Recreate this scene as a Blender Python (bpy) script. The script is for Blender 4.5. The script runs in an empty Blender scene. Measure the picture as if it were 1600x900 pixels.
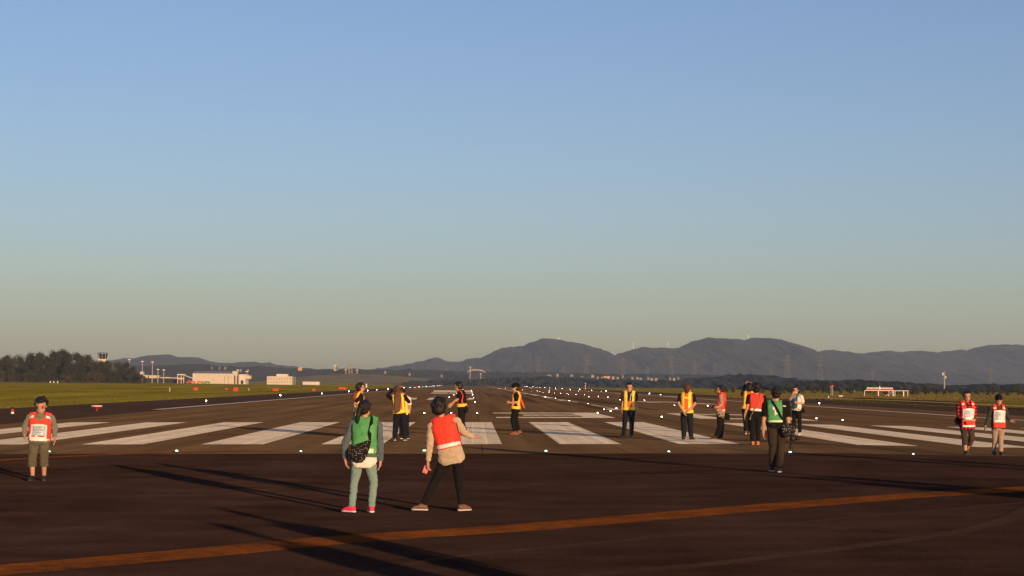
import bpy, bmesh, math, random
import numpy as np
from mathutils import Vector, Matrix, noise as mnoise
R = math.radians
random.seed(7)
SC = bpy.context.scene
COL = bpy.data.collections.new("airfield")
SC.collection.children.link(COL)

# ------------------------------------------------------------------ camera
F_PX = 2841.0                       # focal length in pixels of a 1600 px wide picture
CAM_Z = 1.78
cam_d = bpy.data.cameras.new("camera")
cam = bpy.data.objects.new("camera", cam_d)
COL.objects.link(cam)
cam_d.sensor_width = 36.0
cam_d.lens = F_PX / 1600.0 * 36.0
cam_d.clip_start = 0.1
cam_d.clip_end = 40000.0
ROLL, YAW, PITCH = 0.009, 0.0, 0.0
CAM_LOC = Vector((0, 0, CAM_Z))


def cam_rot(yaw, pitch):
    return (Matrix.Rotation(-yaw, 3, 'Z') @ Matrix.Rotation(math.pi / 2 + pitch, 3, 'X') @ Matrix.Rotation(ROLL, 3, 'Z'))


for _ in range(20):                 # aim so that the runway's vanishing point sits where the photo has it
    m = cam_rot(YAW, PITCH)
    d = m.transposed() @ Vector((0, 1, 0))
    vx, vy = 800 + F_PX * d.x / -d.z, 450 - F_PX * d.y / -d.z
    YAW += (vx - 740.0) / F_PX
    PITCH += (599.5 - vy) / F_PX
CROT = cam_rot(YAW, PITCH)
cam.matrix_world = Matrix.Translation(CAM_LOC) @ CROT.to_4x4()
SC.camera = cam

# ------------------------------------------------------------------ light
SUN_EL, SUN_AZ = R(5.6), R(23.0)    # low morning sun behind the camera, to the right
SUN_DIR = Vector((math.sin(SUN_AZ) * math.cos(SUN_EL), -math.cos(SUN_AZ) * math.cos(SUN_EL), math.sin(SUN_EL)))
SUN_STRENGTH, SUN_COL = 4.5, (1.0, 0.60, 0.31)
SKY_STRENGTH = 0.15
SKY_TINT = (1.15, 1.01, 1.125)
EXPOSURE = 0.2
HAZE_DENSITY = 8.4e-5
HAZE_COLOR = (0.57, 0.73, 1.0)
w = bpy.data.worlds.new("World")
SC.world = w
w.use_nodes = True
nt = w.node_tree
bg = nt.nodes["Background"]
sky = nt.nodes.new("ShaderNodeTexSky")
sky.sky_type = 'NISHITA'
sky.sun_disc = False
sky.sun_elevation = SUN_EL
sky.sun_rotation = math.atan2(SUN_DIR.x, SUN_DIR.y)
sky.altitude = 0
sky.air_density = 0.8
sky.dust_density = 1.0
sky.ozone_density = 2.4
tint = nt.nodes.new("ShaderNodeMix")            # white balance of the sky
tint.data_type = 'RGBA'
tint.blend_type = 'MULTIPLY'
tint.inputs["Factor"].default_value = 1.0
tint.inputs["B"].default_value = (*SKY_TINT, 1)
nt.links.new(sky.outputs[0], tint.inputs["A"])
nt.links.new(tint.outputs["Result"], bg.inputs[0])
bg.inputs[1].default_value = SKY_STRENGTH
sl = bpy.data.lights.new("sun", 'SUN')
sl.energy = SUN_STRENGTH
sl.color = SUN_COL
sl.angle = R(0.5)
so = bpy.data.objects.new("sun", sl)
so.rotation_euler = SUN_DIR.to_track_quat('Z', 'Y').to_euler()
so.location = (0, 0, 50)
COL.objects.link(so)
SC.view_settings.view_transform = 'Standard'
SC.view_settings.look = 'None'
SC.view_settings.exposure = EXPOSURE
SC.view_settings.gamma = 1.0
SC.view_settings.use_curve_mapping = False
SC.cycles.max_bounces = 5
SC.cycles.volume_bounces = 0
SC.cycles.volume_step_rate = 5


# ------------------------------------------------------------------ materials
def M(name, col, rough=0.8, var=0.12, scale=6.0, spec=0.3, bump=0.0, bscale=80.0, diff=0.0, emit=None, estr=0.0, metal=0.0, alpha=1.0):
    m = bpy.data.materials.new(name)
    m.use_nodes = True
    n = m.node_tree
    p = n.nodes["Principled BSDF"]
    p.inputs["Roughness"].default_value = rough
    p.inputs["Specular IOR Level"].default_value = spec
    p.inputs["Diffuse Roughness"].default_value = diff
    p.inputs["Metallic"].default_value = metal
    p.inputs["Alpha"].default_value = alpha
    tc = n.nodes.new("ShaderNodeTexCoord")
    if var > 0:
        nz = n.nodes.new("ShaderNodeTexNoise")
        nz.inputs["Scale"].default_value = scale
        nz.inputs["Detail"].default_value = 5
        n.links.new(tc.outputs["Object"], nz.inputs["Vector"])
        cr = n.nodes.new("ShaderNodeMapRange")
        cr.inputs[1].default_value = 0.25
        cr.inputs[2].default_value = 0.75
        cr.inputs[3].default_value = 1 - var
        cr.inputs[4].default_value = 1 + var
        n.links.new(nz.outputs["Fac"], cr.inputs[0])
        mx = n.nodes.new("ShaderNodeVectorMath")
        mx.operation = 'SCALE'
        mx.inputs[0].default_value = col[:3]
        n.links.new(cr.outputs[0], mx.inputs["Scale"])
        n.links.new(mx.outputs[0], p.inputs["Base Color"])
    else:
        p.inputs["Base Color"].default_value = (*col[:3], 1)
    if bump > 0:
        bz = n.nodes.new("ShaderNodeTexNoise")
        bz.inputs["Scale"].default_value = bscale
        bz.inputs["Detail"].default_value = 3
        n.links.new(tc.outputs["Object"], bz.inputs["Vector"])
        b = n.nodes.new("ShaderNodeBump")
        b.inputs["Strength"].default_value = bump
        b.inputs["Distance"].default_value = 0.02
        n.links.new(bz.outputs["Fac"], b.inputs["Height"])
        n.links.new(b.outputs[0], p.inputs["Normal"])
    if emit:
        p.inputs["Emission Color"].default_value = (*emit, 1)
        p.inputs["Emission Strength"].default_value = estr
    return m


def tex_nodes(m):
    n = m.node_tree
    return n, n.nodes["Principled BSDF"], n.nodes.new, n.links.new


def ground_mat(name, cols, stretch=(1, 1, 1), s1=0.15, s2=2.0, fine=60.0, fine_amt=0.25, diff=1.0, streak=None, spec=0.0):
    """two-tone noise ground: cols = (dark, light); large patches, smaller patches, fine grain; optional (x-scale, amount) streaks along Y"""
    m = M(name, cols[0], rough=0.95, var=0, spec=spec, diff=diff)
    n, p, N, L = tex_nodes(m)
    g = N("ShaderNodeNewGeometry")
    mp = N("ShaderNodeMapping")
    mp.inputs["Scale"].default_value = stretch
    L(g.outputs["Position"], mp.inputs["Vector"])
    out = None
    facs = []
    for sc, det in ((s1, 4), (s2, 5), (fine, 3)):
        z = N("ShaderNodeTexNoise")
        z.inputs["Scale"].default_value = sc
        z.inputs["Detail"].default_value = det
        z.inputs["Roughness"].default_value = 0.6
        L(mp.outputs[0], z.inputs["Vector"])
        facs.append(z.outputs["Fac"])
    a = N("ShaderNodeMath"); a.operation = 'ADD'
    L(facs[0], a.inputs[0]); L(facs[1], a.inputs[1])
    r = N("ShaderNodeMapRange")
    r.inputs[1].default_value = 0.7; r.inputs[2].default_value = 1.3
    L(a.outputs[0], r.inputs[0])
    mx = N("ShaderNodeMix"); mx.data_type = 'RGBA'
    mx.inputs["A"].default_value = (*cols[0], 1); mx.inputs["B"].default_value = (*cols[1], 1)
    L(r.outputs[0], mx.inputs["Factor"])
    fr = N("ShaderNodeMapRange")
    fr.inputs[1].default_value = 0.3; fr.inputs[2].default_value = 0.7
    fr.inputs[3].default_value = 1 - fine_amt; fr.inputs[4].default_value = 1 + fine_amt
    L(facs[2], fr.inputs[0])
    v = N("ShaderNodeVectorMath"); v.operation = 'SCALE'
    L(mx.outputs["Result"], v.inputs[0]); L(fr.outputs[0], v.inputs["Scale"])
    last = v.outputs[0]
    if streak:
        mp2 = N("ShaderNodeMapping"); mp2.inputs["Scale"].default_value = (streak[0], 0.012, 1)
        L(g.outputs["Position"], mp2.inputs["Vector"])
        z = N("ShaderNodeTexNoise"); z.inputs["Scale"].default_value = 1.0; z.inputs["Detail"].default_value = 4
        L(mp2.outputs[0], z.inputs["Vector"])
        sr = N("ShaderNodeMapRange")
        sr.inputs[1].default_value = 0.35; sr.inputs[2].default_value = 0.65
        sr.inputs[3].default_value = 1 - streak[1]; sr.inputs[4].default_value = 1 + streak[1]
        L(z.outputs["Fac"], sr.inputs[0])
        v2 = N("ShaderNodeVectorMath"); v2.operation = 'SCALE'
        L(last, v2.inputs[0]); L(sr.outputs[0], v2.inputs["Scale"])
        last = v2.outputs[0]
    L(last, p.inputs["Base Color"])
    return m


# ------------------------------------------------------------------ object helpers
def tag(o, label=None, cat=None, group=None, kind=None):
    if label: o["label"] = label
    if cat: o["category"] = cat
    if group: o["group"] = group
    if kind: o["kind"] = kind
    return o


def link(name, me, mats, parent=None, loc=None, smooth=False):
    if not isinstance(mats, (list, tuple)): mats = [mats]
    if not me.materials:
        for m in mats: me.materials.append(m)
    if smooth:
        me.polygons.foreach_set("use_smooth", [True] * len(me.polygons))
    o = bpy.data.objects.new(name, me)
    COL.objects.link(o)
    if parent is not None: o.parent = parent
    if loc is not None: o.location = loc
    return o


def empty(name, loc, rz=0.0):
    o = bpy.data.objects.new(name, None)
    o.empty_display_size = 0.3
    o.location = loc
    o.rotation_euler = (0, 0, rz)
    COL.objects.link(o)
    return o


def copy_tree(o, parent=None):
    c = o.copy()
    COL.objects.link(c)
    if parent is not None: c.parent = parent
    for ch in list(o.children): copy_tree(ch, c)
    return c


class MB:
    """collects simple solids and becomes ONE mesh object"""
    def __init__(s):
        s.v, s.f, s.mi = [], [], []
    def add(s, v, f, mi=0):
        b = len(s.v)
        s.v += [tuple(p) for p in v]
        s.f += [tuple(i + b for i in q) for q in f]
        s.mi += [mi] * len(f)
        return s
    def box(s, c, size, mi=0, rz=0.0, taper=1.0):
        x, y, z = size[0] / 2, size[1] / 2, size[2] / 2
        ca, sa = math.cos(rz), math.sin(rz)
        vs = []
        for (px, py, pz) in ((-x, -y, -z), (x, -y, -z), (x, y, -z), (-x, y, -z), (-x, -y, z), (x, -y, z), (x, y, z), (-x, y, z)):
            if pz > 0: px *= taper; py *= taper
            vs.append((c[0] + px * ca - py * sa, c[1] + px * sa + py * ca, c[2] + pz))
        return s.add(vs, [(0, 3, 2, 1), (4, 5, 6, 7), (0, 1, 5, 4), (1, 2, 6, 5), (2, 3, 7, 6), (3, 0, 4, 7)], mi)
    def tube(s, a, b, ra, rb=None, n=10, mi=0, dome=False):
        rb = ra if rb is None else rb
        a, b = Vector(a), Vector(b)
        d = (b - a).normalized()
        u = d.orthogonal().normalized(); v = d.cross(u)
        prof = []
        if dome:
            for k in range(4):
                t = k / 4 * math.pi / 2
                prof.append((a - d * ra * math.cos(t), ra * math.sin(t) + 1e-4))
        prof += [(a, ra), (b, rb)]
        if dome:
            for k in range(3, -1, -1):
                t = k / 4 * math.pi / 2
                prof.append((b + d * rb * math.cos(t), rb * math.sin(t) + 1e-4))
        vs, fs = [], []
        for (c, r) in prof:
            for i in range(n):
                an = 2 * math.pi * i / n
                vs.append(c + (u * math.cos(an) + v * math.sin(an)) * r)
        for k in range(len(prof) - 1):
            for i in range(n):
                j = (i + 1) % n
                fs.append((k * n + i, k * n + j, (k + 1) * n + j, (k + 1) * n + i))
        fs.append(tuple(reversed(range(n))))
        fs.append(tuple((len(prof) - 1) * n + i for i in range(n)))
        return s.add(vs, fs, mi)
    def loft(s, rings, n=20, mi=0, p=2.0):
        """rings: (centre, u_axis*ru, v_axis*rv); superellipse of power p"""
        vs, fs = [], []
        for (c, u, v) in rings:
            for i in range(n):
                an = 2 * math.pi * i / n
                cc, ss = math.cos(an), math.sin(an)
                cc = math.copysign(abs(cc) ** (2 / p), cc); ss = math.copysign(abs(ss) ** (2 / p), ss)
                vs.append(Vector(c) + Vector(u) * cc + Vector(v) * ss)
        for k in range(len(rings) - 1):
            for i in range(n):
                j = (i + 1) % n
                fs.append((k * n + i, k * n + j, (k + 1) * n + j, (k + 1) * n + i))
        fs.append(tuple(reversed(range(n))))
        fs.append(tuple((len(rings) - 1) * n + i for i in range(n)))
        return s.add(vs, fs, mi)
    def ell(s, c, ax, mi=0, n=14, m=9):
        """ellipsoid with axis vectors ax = (u, v, w)"""
        c = Vector(c); u, v, w_ = [Vector(a) for a in ax]
        rings = []
        for k in range(1, m):
            t = math.pi * k / m
            rings.append((c - w_ * math.cos(t), u * math.sin(t), v * math.sin(t)))
        return s.loft(rings, n, mi)
    def lathe(s, c, prof, n=20, mi=0):
        return s.loft([((c[0], c[1], c[2] + z), (r, 0, 0), (0, r, 0)) for (r, z) in prof], n, mi)
    def mesh(s, name="m"):
        me = bpy.data.meshes.new(name)
        me.from_pydata(s.v, [], s.f)
        if any(s.mi): me.polygons.foreach_set("material_index", s.mi)
        bm = bmesh.new(); bm.from_mesh(me); bmesh.ops.recalc_face_normals(bm, faces=bm.faces); bm.to_mesh(me); bm.free()
        return me
    def build(s, name, mats, parent=None, loc=None, smooth=False):
        return link(name, s.mesh(name), mats, parent, loc, smooth)


# ------------------------------------------------------------------ the lie of the land
XC = 9.6                             # crown of the runway: the photographer stands left of its centreline
def zg(x, y):
    """height of the ground: a crowned runway, verges, a little rise far left"""
    d = abs(x - XC)
    z = 0.009 * (XC - min(d, 34.0))
    if d > 34: z -= 0.012 * min(d - 34, 12)
    if d > 46:
        if x < XC:
            z += max(0.0, min(y, 1400) - 200) * 0.0012 * min(1, (d - 46) / 90)
        else:
            z += max(0.0, min(y, 900) - 250) * 0.0003 * min(1, (d - 46) / 60)
    return z


def ray(px, py):
    return (CROT @ Vector(((px - 800) / F_PX, (450 - py) / F_PX, -1.0))).normalized()


def at(px, py, Y):
    """the point seen at a photo pixel, Y metres down the runway"""
    d = ray(px, py)
    return CAM_LOC + d * (Y / d.y)


def gp(px, py):
    """where the sight line of a photo pixel meets the ground"""
    d = ray(px, py)
    z = 0.0
    for _ in range(30):
        if d.z > -1e-5: return CAM_LOC + d * (3000 / d.y)
        p = CAM_LOC + d * ((z - CAM_Z) / d.z)
        z = 0.5 * z + 0.5 * zg(p.x, p.y)
    return p


def gx(px, Y):
    """ground point straight below picture column px, at distance Y"""
    p = at(px, 600, Y)
    return Vector((p.x, Y, zg(p.x, Y)))


def sheet(name, xs, ys, dz, mat, fn=None):
    vs, fs = [], []
    for y in ys:
        for x in xs: vs.append((x, y, zg(x, y) + dz))
    nx = len(xs)
    for j in range(len(ys) - 1):
        for i in range(nx - 1):
            fs.append((j * nx + i, j * nx + i + 1, (j + 1) * nx + i + 1, (j + 1) * nx + i))
    return tag(MB().add(vs, fs).build(name, mat), kind='structure')


def xcuts(a, b, step=6.0):
    br = [XC - 46, XC - 34, XC, XC + 34, XC + 46]
    n = max(1, int((b - a) / step))
    xs = {round(a + (b - a) * i / n, 3) for i in range(n + 1)} | {round(q, 3) for q in br if a < q < b}
    xs = sorted(xs)
    return xs


# ------------------------------------------------------------------ ground and pavement
m_grass = ground_mat("grass", ((0.058, 0.062, 0.006), (0.128, 0.108, 0.010)), stretch=(0.35, 0.35, 1), s1=0.02, s2=0.35, fine=4.0, fine_amt=0.35, streak=(0.16, 0.34))
m_run = ground_mat("runway_asphalt", ((0.051, 0.036, 0.022), (0.084, 0.059, 0.036)), s1=0.05, s2=0.6, fine=38.0, fine_amt=0.30, streak=(0.8, 0.22))
m_should = ground_mat("shoulder_asphalt", ((0.024, 0.018, 0.016), (0.034, 0.026, 0.023)), s1=0.05, s2=0.6, fine=38.0, fine_amt=0.25)
m_over = ground_mat("overrun_asphalt", ((0.0125, 0.0082, 0.0072), (0.0345, 0.0218, 0.0182)), stretch=(0.7, 1, 1), s1=0.12, s2=0.9, fine=55.0, fine_amt=0.5, streak=(0.5, 0.10))
m_white = ground_mat("runway_paint", ((0.38, 0.36, 0.29), (0.56, 0.52, 0.42)), s1=0.5, s2=3.0, fine=30, fine_amt=0.12, diff=0.6, streak=(3.0, 0.15))
def paint_seams(m, step, dark):
    n, p, N, L = tex_nodes(m)
    src = p.inputs["Base Color"].links[0].from_socket
    g = N("ShaderNodeNewGeometry"); sp = N("ShaderNodeSeparateXYZ"); L(g.outputs["Position"], sp.inputs[0])
    wob = N("ShaderNodeTexNoise"); wob.inputs["Scale"].default_value = 0.4; L(g.outputs["Position"], wob.inputs["Vector"])
    ad = N("ShaderNodeMath"); ad.operation = 'MULTIPLY_ADD'; ad.inputs[1].default_value = 0.10; L(wob.outputs["Fac"], ad.inputs[0]); L(sp.outputs["X"], ad.inputs[2])
    dv = N("ShaderNodeMath"); dv.operation = 'DIVIDE'; dv.inputs[1].default_value = step; L(ad.outputs[0], dv.inputs[0])
    fr = N("ShaderNodeMath"); fr.operation = 'FRACT'; L(dv.outputs[0], fr.inputs[0])
    lt = N("ShaderNodeMath"); lt.operation = 'LESS_THAN'; lt.inputs[1].default_value = 0.13; L(fr.outputs[0], lt.inputs[0])
    k = N("ShaderNodeMapRange"); k.inputs[3].default_value = dark; k.inputs[4].default_value = 1.12; L(lt.outputs[0], k.inputs[0])
    # worn spots where the asphalt shows through
    mp = N("ShaderNodeMapping"); mp.inputs["Scale"].default_value = (5.0, 1.1, 1.0); L(g.outputs["Position"], mp.inputs["Vector"])
    wn = N("ShaderNodeTexNoise"); wn.inputs["Scale"].default_value = 1.0; wn.inputs["Detail"].default_value = 8; wn.inputs["Roughness"].default_value = 0.75
    L(mp.outputs[0], wn.inputs["Vector"])
    wr = N("ShaderNodeMapRange"); wr.inputs[1].default_value = 0.56; wr.inputs[2].default_value = 0.72; wr.inputs[3].default_value = 1.0; wr.inputs[4].default_value = 0.42
    L(wn.outputs["Fac"], wr.inputs[0])
    mm = N("ShaderNodeMath"); mm.operation = 'MULTIPLY'; L(k.outputs[0], mm.inputs[0]); L(wr.outputs[0], mm.inputs[1])
    v = N("ShaderNodeVectorMath"); v.operation = 'SCALE'; L(src, v.inputs[0]); L(mm.outputs[0], v.inputs["Scale"])
    L(v.outputs[0], p.inputs["Base Color"])


paint_seams(m_white, 0.45, 0.93)
m_white_thin = ground_mat("worn_line_paint", ((0.36, 0.34, 0.31), (0.52, 0.50, 0.46)), s1=0.3, s2=2.0, fine=30, fine_amt=0.2, diff=0.3)
m_orange_line = ground_mat("orange_line_paint", ((0.030, 0.015, 0.009), (0.118, 0.040, 0.009)), stretch=(0.9, 0.9, 1), s1=0.8, s2=6.0, fine=45, fine_amt=0.35, diff=1.0)

xs_far = [-5000, -3000, -1800, -1100, -700, -450, -300, -200, -140, -100, -75, -60, -50] + xcuts(XC - 46, XC + 46, 12)[0:] + [60, 68, 80, 100, 140, 200, 300, 450, 700, 1100, 1800, 3000, 5000]
ys_far = [-250, -60, 0, 40, 80, 120, 160, 200, 250, 300, 380, 460, 560, 700, 900, 1150, 1400, 1900, 2600, 4000, 6000, 9800]
sheet("grass_field", sorted(set(xs_far)), ys_far, -0.03, m_grass)
PAVE_L, PAVE_R = XC - 44.0, XC + 45.5
ys_run = [-120, -40, 0, 20, 40, 60, 90, 130, 180, 240, 320, 450, 700, 1000, 1500, 2300]
sheet("shoulder", xcuts(PAVE_L, PAVE_R), ys_run, 0.0, m_should)
Y_THR = 46.4
EDGE_L, EDGE_R = XC - 30.3, XC + 30.3
sheet("runway", xcuts(EDGE_L, EDGE_R), [Y_THR] + [y for y in ys_run if y > Y_THR], 0.004, m_run)
sheet("overrun", xcuts(PAVE_L + 0.5, PAVE_R - 0.5), [y for y in ys_run if y < Y_THR] + [Y_THR - 0.05], 0.004, m_over)


def decal(mb, pts, dz=0.009):
    mb.add([(p[0], p[1], zg(p[0], p[1]) + dz) for p in pts], [tuple(range(len(pts)))])


def band(mb, pts, width, dz=0.009):
    """flat strip along a ground polyline"""
    vs, n = [], len(pts)
    for i, p in enumerate(pts):
        a, b = pts[max(0, i - 1)], pts[min(n - 1, i + 1)]
        t = Vector((b[0] - a[0], b[1] - a[1], 0)).normalized()
        nn = Vector((-t.y, t.x, 0)) * width / 2
        for s in (1, -1):
            q = Vector((p[0], p[1], 0)) + nn * s
            vs.append((q.x, q.y, zg(q.x, q.y) + dz))
    mb.add(vs, [(2 * i, 2 * i + 1, 2 * i + 3, 2 * i + 2) for i in range(n - 1)])


def smooth_line(pts, n=8):
    out = []
    for i in range(len(pts) - 1):
        p0, p1, p2, p3 = [Vector(pts[max(0, min(len(pts) - 1, i + k))][:2]) for k in (-1, 0, 1, 2)]
        for j in range(n):
            t = j / n
            q = 0.5 * ((2 * p1) + (p2 - p0) * t + (2 * p0 - 5 * p1 + 4 * p2 - p3) * t * t + (3 * p1 - p0 - 3 * p2 + p3) * t ** 3)
            out.append((q.x, q.y))
    out.append(tuple(pts[-1][:2]))
    return out


# threshold stripes, either side of the centreline gap
Y1, Y2 = gp(560, 694.5).y, gp(560, 660.0).y
ms = MB()
pitch, wid = 3.5, 1.80
a_right = XC - 1.75
for k in range(8):
    for sgn in (-1, 1):
        x0 = XC + sgn * (1.75 + k * pitch); x1 = x0 + sgn * wid
        xa, xb = min(x0, x1), max(x0, x1)
        n = 4
        for i in range(n):
            decal(ms, [(xa + 0.0, Y1 + (Y2 - Y1) * i / n), (xb, Y1 + (Y2 - Y1) * i / n), (xb, Y1 + (Y2 - Y1) * (i + 1) / n), (xa, Y1 + (Y2 - Y1) * (i + 1) / n)])
tag(ms.build("threshold_marking", m_white), kind='structure')

# the runway number 30
mn = MB()
def stroke(x0, y0, x1, y1): decal(mn, [(x0, y0), (x1, y0), (x1, y1), (x0, y1)])
NY0, NY1 = gp(860, 653.2).y, gp(860, 645.0).y
lx0, lx1 = XC - 8.4, XC - 2.2
hgt = NY1 - NY0
tk = hgt * 0.16
stroke(lx0, NY0, lx1, NY0 + tk); stroke(lx0, NY1 - tk, lx1, NY1); stroke(lx0 + 1.6, (NY0 + NY1) / 2 - tk / 2, lx1 - 1.5, (NY0 + NY1) / 2 + tk / 2)
stroke(lx1 - 1.5, NY0 + tk, lx1, NY1 - tk)
rx0, rx1 = XC + 2.2, XC + 8.4
stroke(rx0, NY0, rx1, NY0 + tk); stroke(rx0, NY1 - tk, rx1, NY1); stroke(rx0, NY0 + tk, rx0 + 1.5, NY1 - tk); stroke(rx1 - 1.5, NY0 + tk, rx1, NY1 - tk)
tag(mn.build("runway_number", m_white), kind='structure')

# centreline dashes, side lines, touchdown-zone and aiming-point bars
mc = MB()
y = gp(930, 640.5).y
while y < 2200:
    stroke_pts = [(XC - 0.45, y), (XC + 0.45, y), (XC + 0.45, y + 30), (XC - 0.45, y + 30)]
    decal(mc, stroke_pts)
    y += 50
tag(mc.build("centreline_marking", m_white), kind='structure')
ml = MB()
XL = gp(400, 627.3).x
XR = gp(1450, 647.0).x
print("edge lines at", XL, XR, "centre", (XL + XR) / 2, "keys", Y1, Y2, "number", NY0, NY1)
print("grass edge", gp(150, 632.5).x, gp(590, 608.5).x, gp(1600, 651).x, gp(1280, 632).x)
for xx, ya in ((XL, gp(240, 640).y), (XR, Y_THR + 4)):
    band(ml, [(xx, ya + (2200 - ya) * (i / 30) ** 2) for i in range(31)], 0.75)
tag(ml.build("side_line", m_white_thin), kind='structure')
mt = MB()
for (pa, pb, wd) in (((627, 624.3), (652, 621.6), None), ((666, 624.6), (695, 621.6), None), ((728, 624.6), (741, 621.6), None)):
    a, b = gp(*pa), gp(*pb)
    decal(mt, [(a.x, a.y), (a.x + 4.0 if pa[0] < 720 else b.x, a.y), (b.x, b.y), (a.x if pa[0] < 720 else a.x, b.y)] if False else
          [(gp(pa[0], pa[1]).x, a.y), (gp(pb[0] - 2, pa[1]).x, a.y), (gp(pb[0], pb[1]).x, b.y), (gp(pa[0] + 6, pb[1]).x, b.y)])
for (xa, xb, ya, yb) in ((676, 737, 612.6, 610.0), (672, 700, 614.8, 613.6), (700, 737, 614.8, 613.6)):
    decal(mt, [(gp(xa, ya).x, gp(xa, ya).y), (gp(xb, ya).x, gp(xb, ya).y), (gp(xb, yb).x, gp(xb, yb).y), (gp(xa + 3, yb).x, gp(xa + 3, yb).y)])
for (x1, y1, x2, y2, wd) in ((998, 627.2, 1026, 629.0, 1.6), (1028, 627.6, 1120, 632.0, 1.6), (1025, 618.5, 1062, 620.5, 1.2), (960, 615.2, 1000, 617.2, 1.2)):
    a, b = gp(x1, y1), gp(x2, y2)
    band(mt, [a, (a + b) / 2, b], wd)
tag(mt.build("touchdown_marking", m_white), kind='structure')

# orange taxi guide lines sweeping across the overrun
mo = MB()
line = smooth_line([gp(*q) for q in ((-160, 903), (0, 892), (300, 866), (550, 843), (800, 826.5), (1000, 810), (1200, 793), (1400, 777), (1600, 764.5), (1800, 754))])
band(mo, line, 0.88, 0.010)
tag(mo.build("taxiway_line", m_orange_line), kind='structure')
mo = MB()
line = smooth_line([gp(*q) for q in ((-200, 735), (0, 719.5), (130, 712.5), (270, 707.5), (380, 705.6), (440, 705.0))])
band(mo, line, 0.55, 0.010)
tag(mo.build("orange_lead_in_line", m_orange_line), kind='structure')
m_faint = ground_mat("old_scuff", ((0.024, 0.0165, 0.0135), (0.033, 0.023, 0.0185)), stretch=(1, 1, 1), s1=0.8, s2=4, fine=40, fine_amt=0.4)
mo = MB()
band(mo, smooth_line([gp(*q) for q in ((900, 900), (1100, 883), (1300, 859), (1460, 838), (1560, 816), (1620, 790))]), 0.30, 0.007)
band(mo, smooth_line([gp(*q) for q in ((560, 900), (700, 872), (900, 852), (1100, 833), (1300, 812), (1600, 786))]), 0.16, 0.007)
tag(mo.build("overrun_seam", m_faint), kind='structure')

# paving joints and tyre rubber on the asphalt
m_joint = ground_mat("paving_joint", ((0.026, 0.019, 0.013), (0.040, 0.029, 0.020)), s1=0.8, s2=4, fine=30, fine_amt=0.3)
m_rubber = ground_mat("tyre_rubber", ((0.030, 0.022, 0.016), (0.050, 0.037, 0.024)), stretch=(1, 0.08, 1), s1=0.6, s2=4, fine=30, fine_amt=0.3)
mo = MB()
for i in range(-6, 9):
    x = XC + i * 3.75 + 1.9
    band(mo, [(x, yy) for yy in (Y_THR, 90, 160, 260, 420)], 0.03, 0.0065)
tag(mo.build("paving_joint", m_joint), kind='structure')
mo = MB()
rr = random.Random(21)
for i in range(26):
    x = XC + rr.choice((-1, 1)) * abs(rr.gauss(3.6, 2.2)); y0 = rr.uniform(120, 380)
    band(mo, [(x, y0), (x + rr.uniform(-.5, .5), y0 + rr.uniform(30, 110))], rr.uniform(.25, .5), 0.0115 + i * 0.0004)
tag(mo.build("tyre_rubber", m_rubber), kind='structure')

# beige track and a ditch's shade painted dark on the right-hand verge
m_track = ground_mat("dry_track", ((0.13, 0.10, 0.055), (0.19, 0.15, 0.085)), s1=0.1, s2=1.0, fine=8, fine_amt=0.3)
m_ditch_shade = ground_mat("ditch_shade", ((0.010, 0.008, 0.004), (0.030, 0.024, 0.008)), s1=0.2, s2=1.0, fine=8, fine_amt=0.3)
mo = MB()
band(mo, smooth_line([gp(*q) for q in ((1250, 623), (1370, 627.6), (1490, 633), (1600, 638.5), (1700, 644))]), 3.2, 0.26)
tag(mo.build("verge_track", m_track), kind='structure')
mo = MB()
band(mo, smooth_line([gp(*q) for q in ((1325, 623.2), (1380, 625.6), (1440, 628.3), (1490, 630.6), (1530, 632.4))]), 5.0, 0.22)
tag(mo.build("ditch_shade_strip", m_ditch_shade), kind='structure')

# ------------------------------------------------------------------ rough verge grass (blades nobody could count)
def blade_field(name, label, cells, mat, hmin, hmax, wd):
    mb_v, mb_f = [], []
    rnd = random.Random(len(cells))
    for (x, y) in cells:
        z = zg(x, y) - 0.05
        h = rnd.uniform(hmin, hmax); an = rnd.uniform(0, math.pi)
        dx, dy = math.cos(an) * wd / 2, math.sin(an) * wd / 2
        lx, ly = rnd.uniform(-.3, .3) * h, rnd.uniform(-.3, .3) * h
        b = len(mb_v)
        mb_v += [(x - dx, y - dy, z), (x + dx, y + dy, z), (x + lx, y + ly, z + h)]
        mb_f.append((b, b + 1, b + 2))
    me = bpy.data.meshes.new(name); me.from_pydata(mb_v, [], mb_f)
    return tag(link(name, me, mat), label, "grass", kind='stuff')

rnd = random.Random(3)
m_blade = M("verge_blades", (0.085, 0.082, 0.020), 0.9, 0.4, 0.15, diff=0.5)
cells = []
for _ in range(26000):
    Y = 70 * (900 / 70) ** rnd.random()
    side = rnd.random() < 0.5
    x = PAVE_L - abs(rnd.gauss(0, 14)) + 0.15 if side else PAVE_R + abs(rnd.gauss(0, 14)) - 0.15
    cells.append((x, Y))
blade_field("verge_grass", "short yellowish grass blades along both pavement edges", cells, m_blade, 0.06, 0.22, 0.10)
m_dry = M("dry_grass", (0.125, 0.096, 0.020), 0.9, 0.4, 0.08, diff=0.5)
cells = []
for _ in range(16000):
    Y = rnd.uniform(300, 520)
    x = gx(rnd.uniform(1130, 1700), Y).x
    cells.append((x, Y))
blade_field("tall_dry_grass", "tall dry brownish grass in front of the dark trees at right", cells, m_dry, 0.10, 0.34, 0.18)

# ------------------------------------------------------------------ hills and far woods
def interp(prof, x):
    if x <= prof[0][0]: return prof[0][1]
    for (a, b) in zip(prof, prof[1:]):
        if x <= b[0]: return a[1] + (b[1] - a[1]) * (x - a[0]) / (b[0] - a[0])
    return prof[-1][1]


def fbm(x, y, z=0.0, o=4):
    return mnoise.fractal(Vector((x, y, z)), 0.9, 2.0, o)


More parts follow.
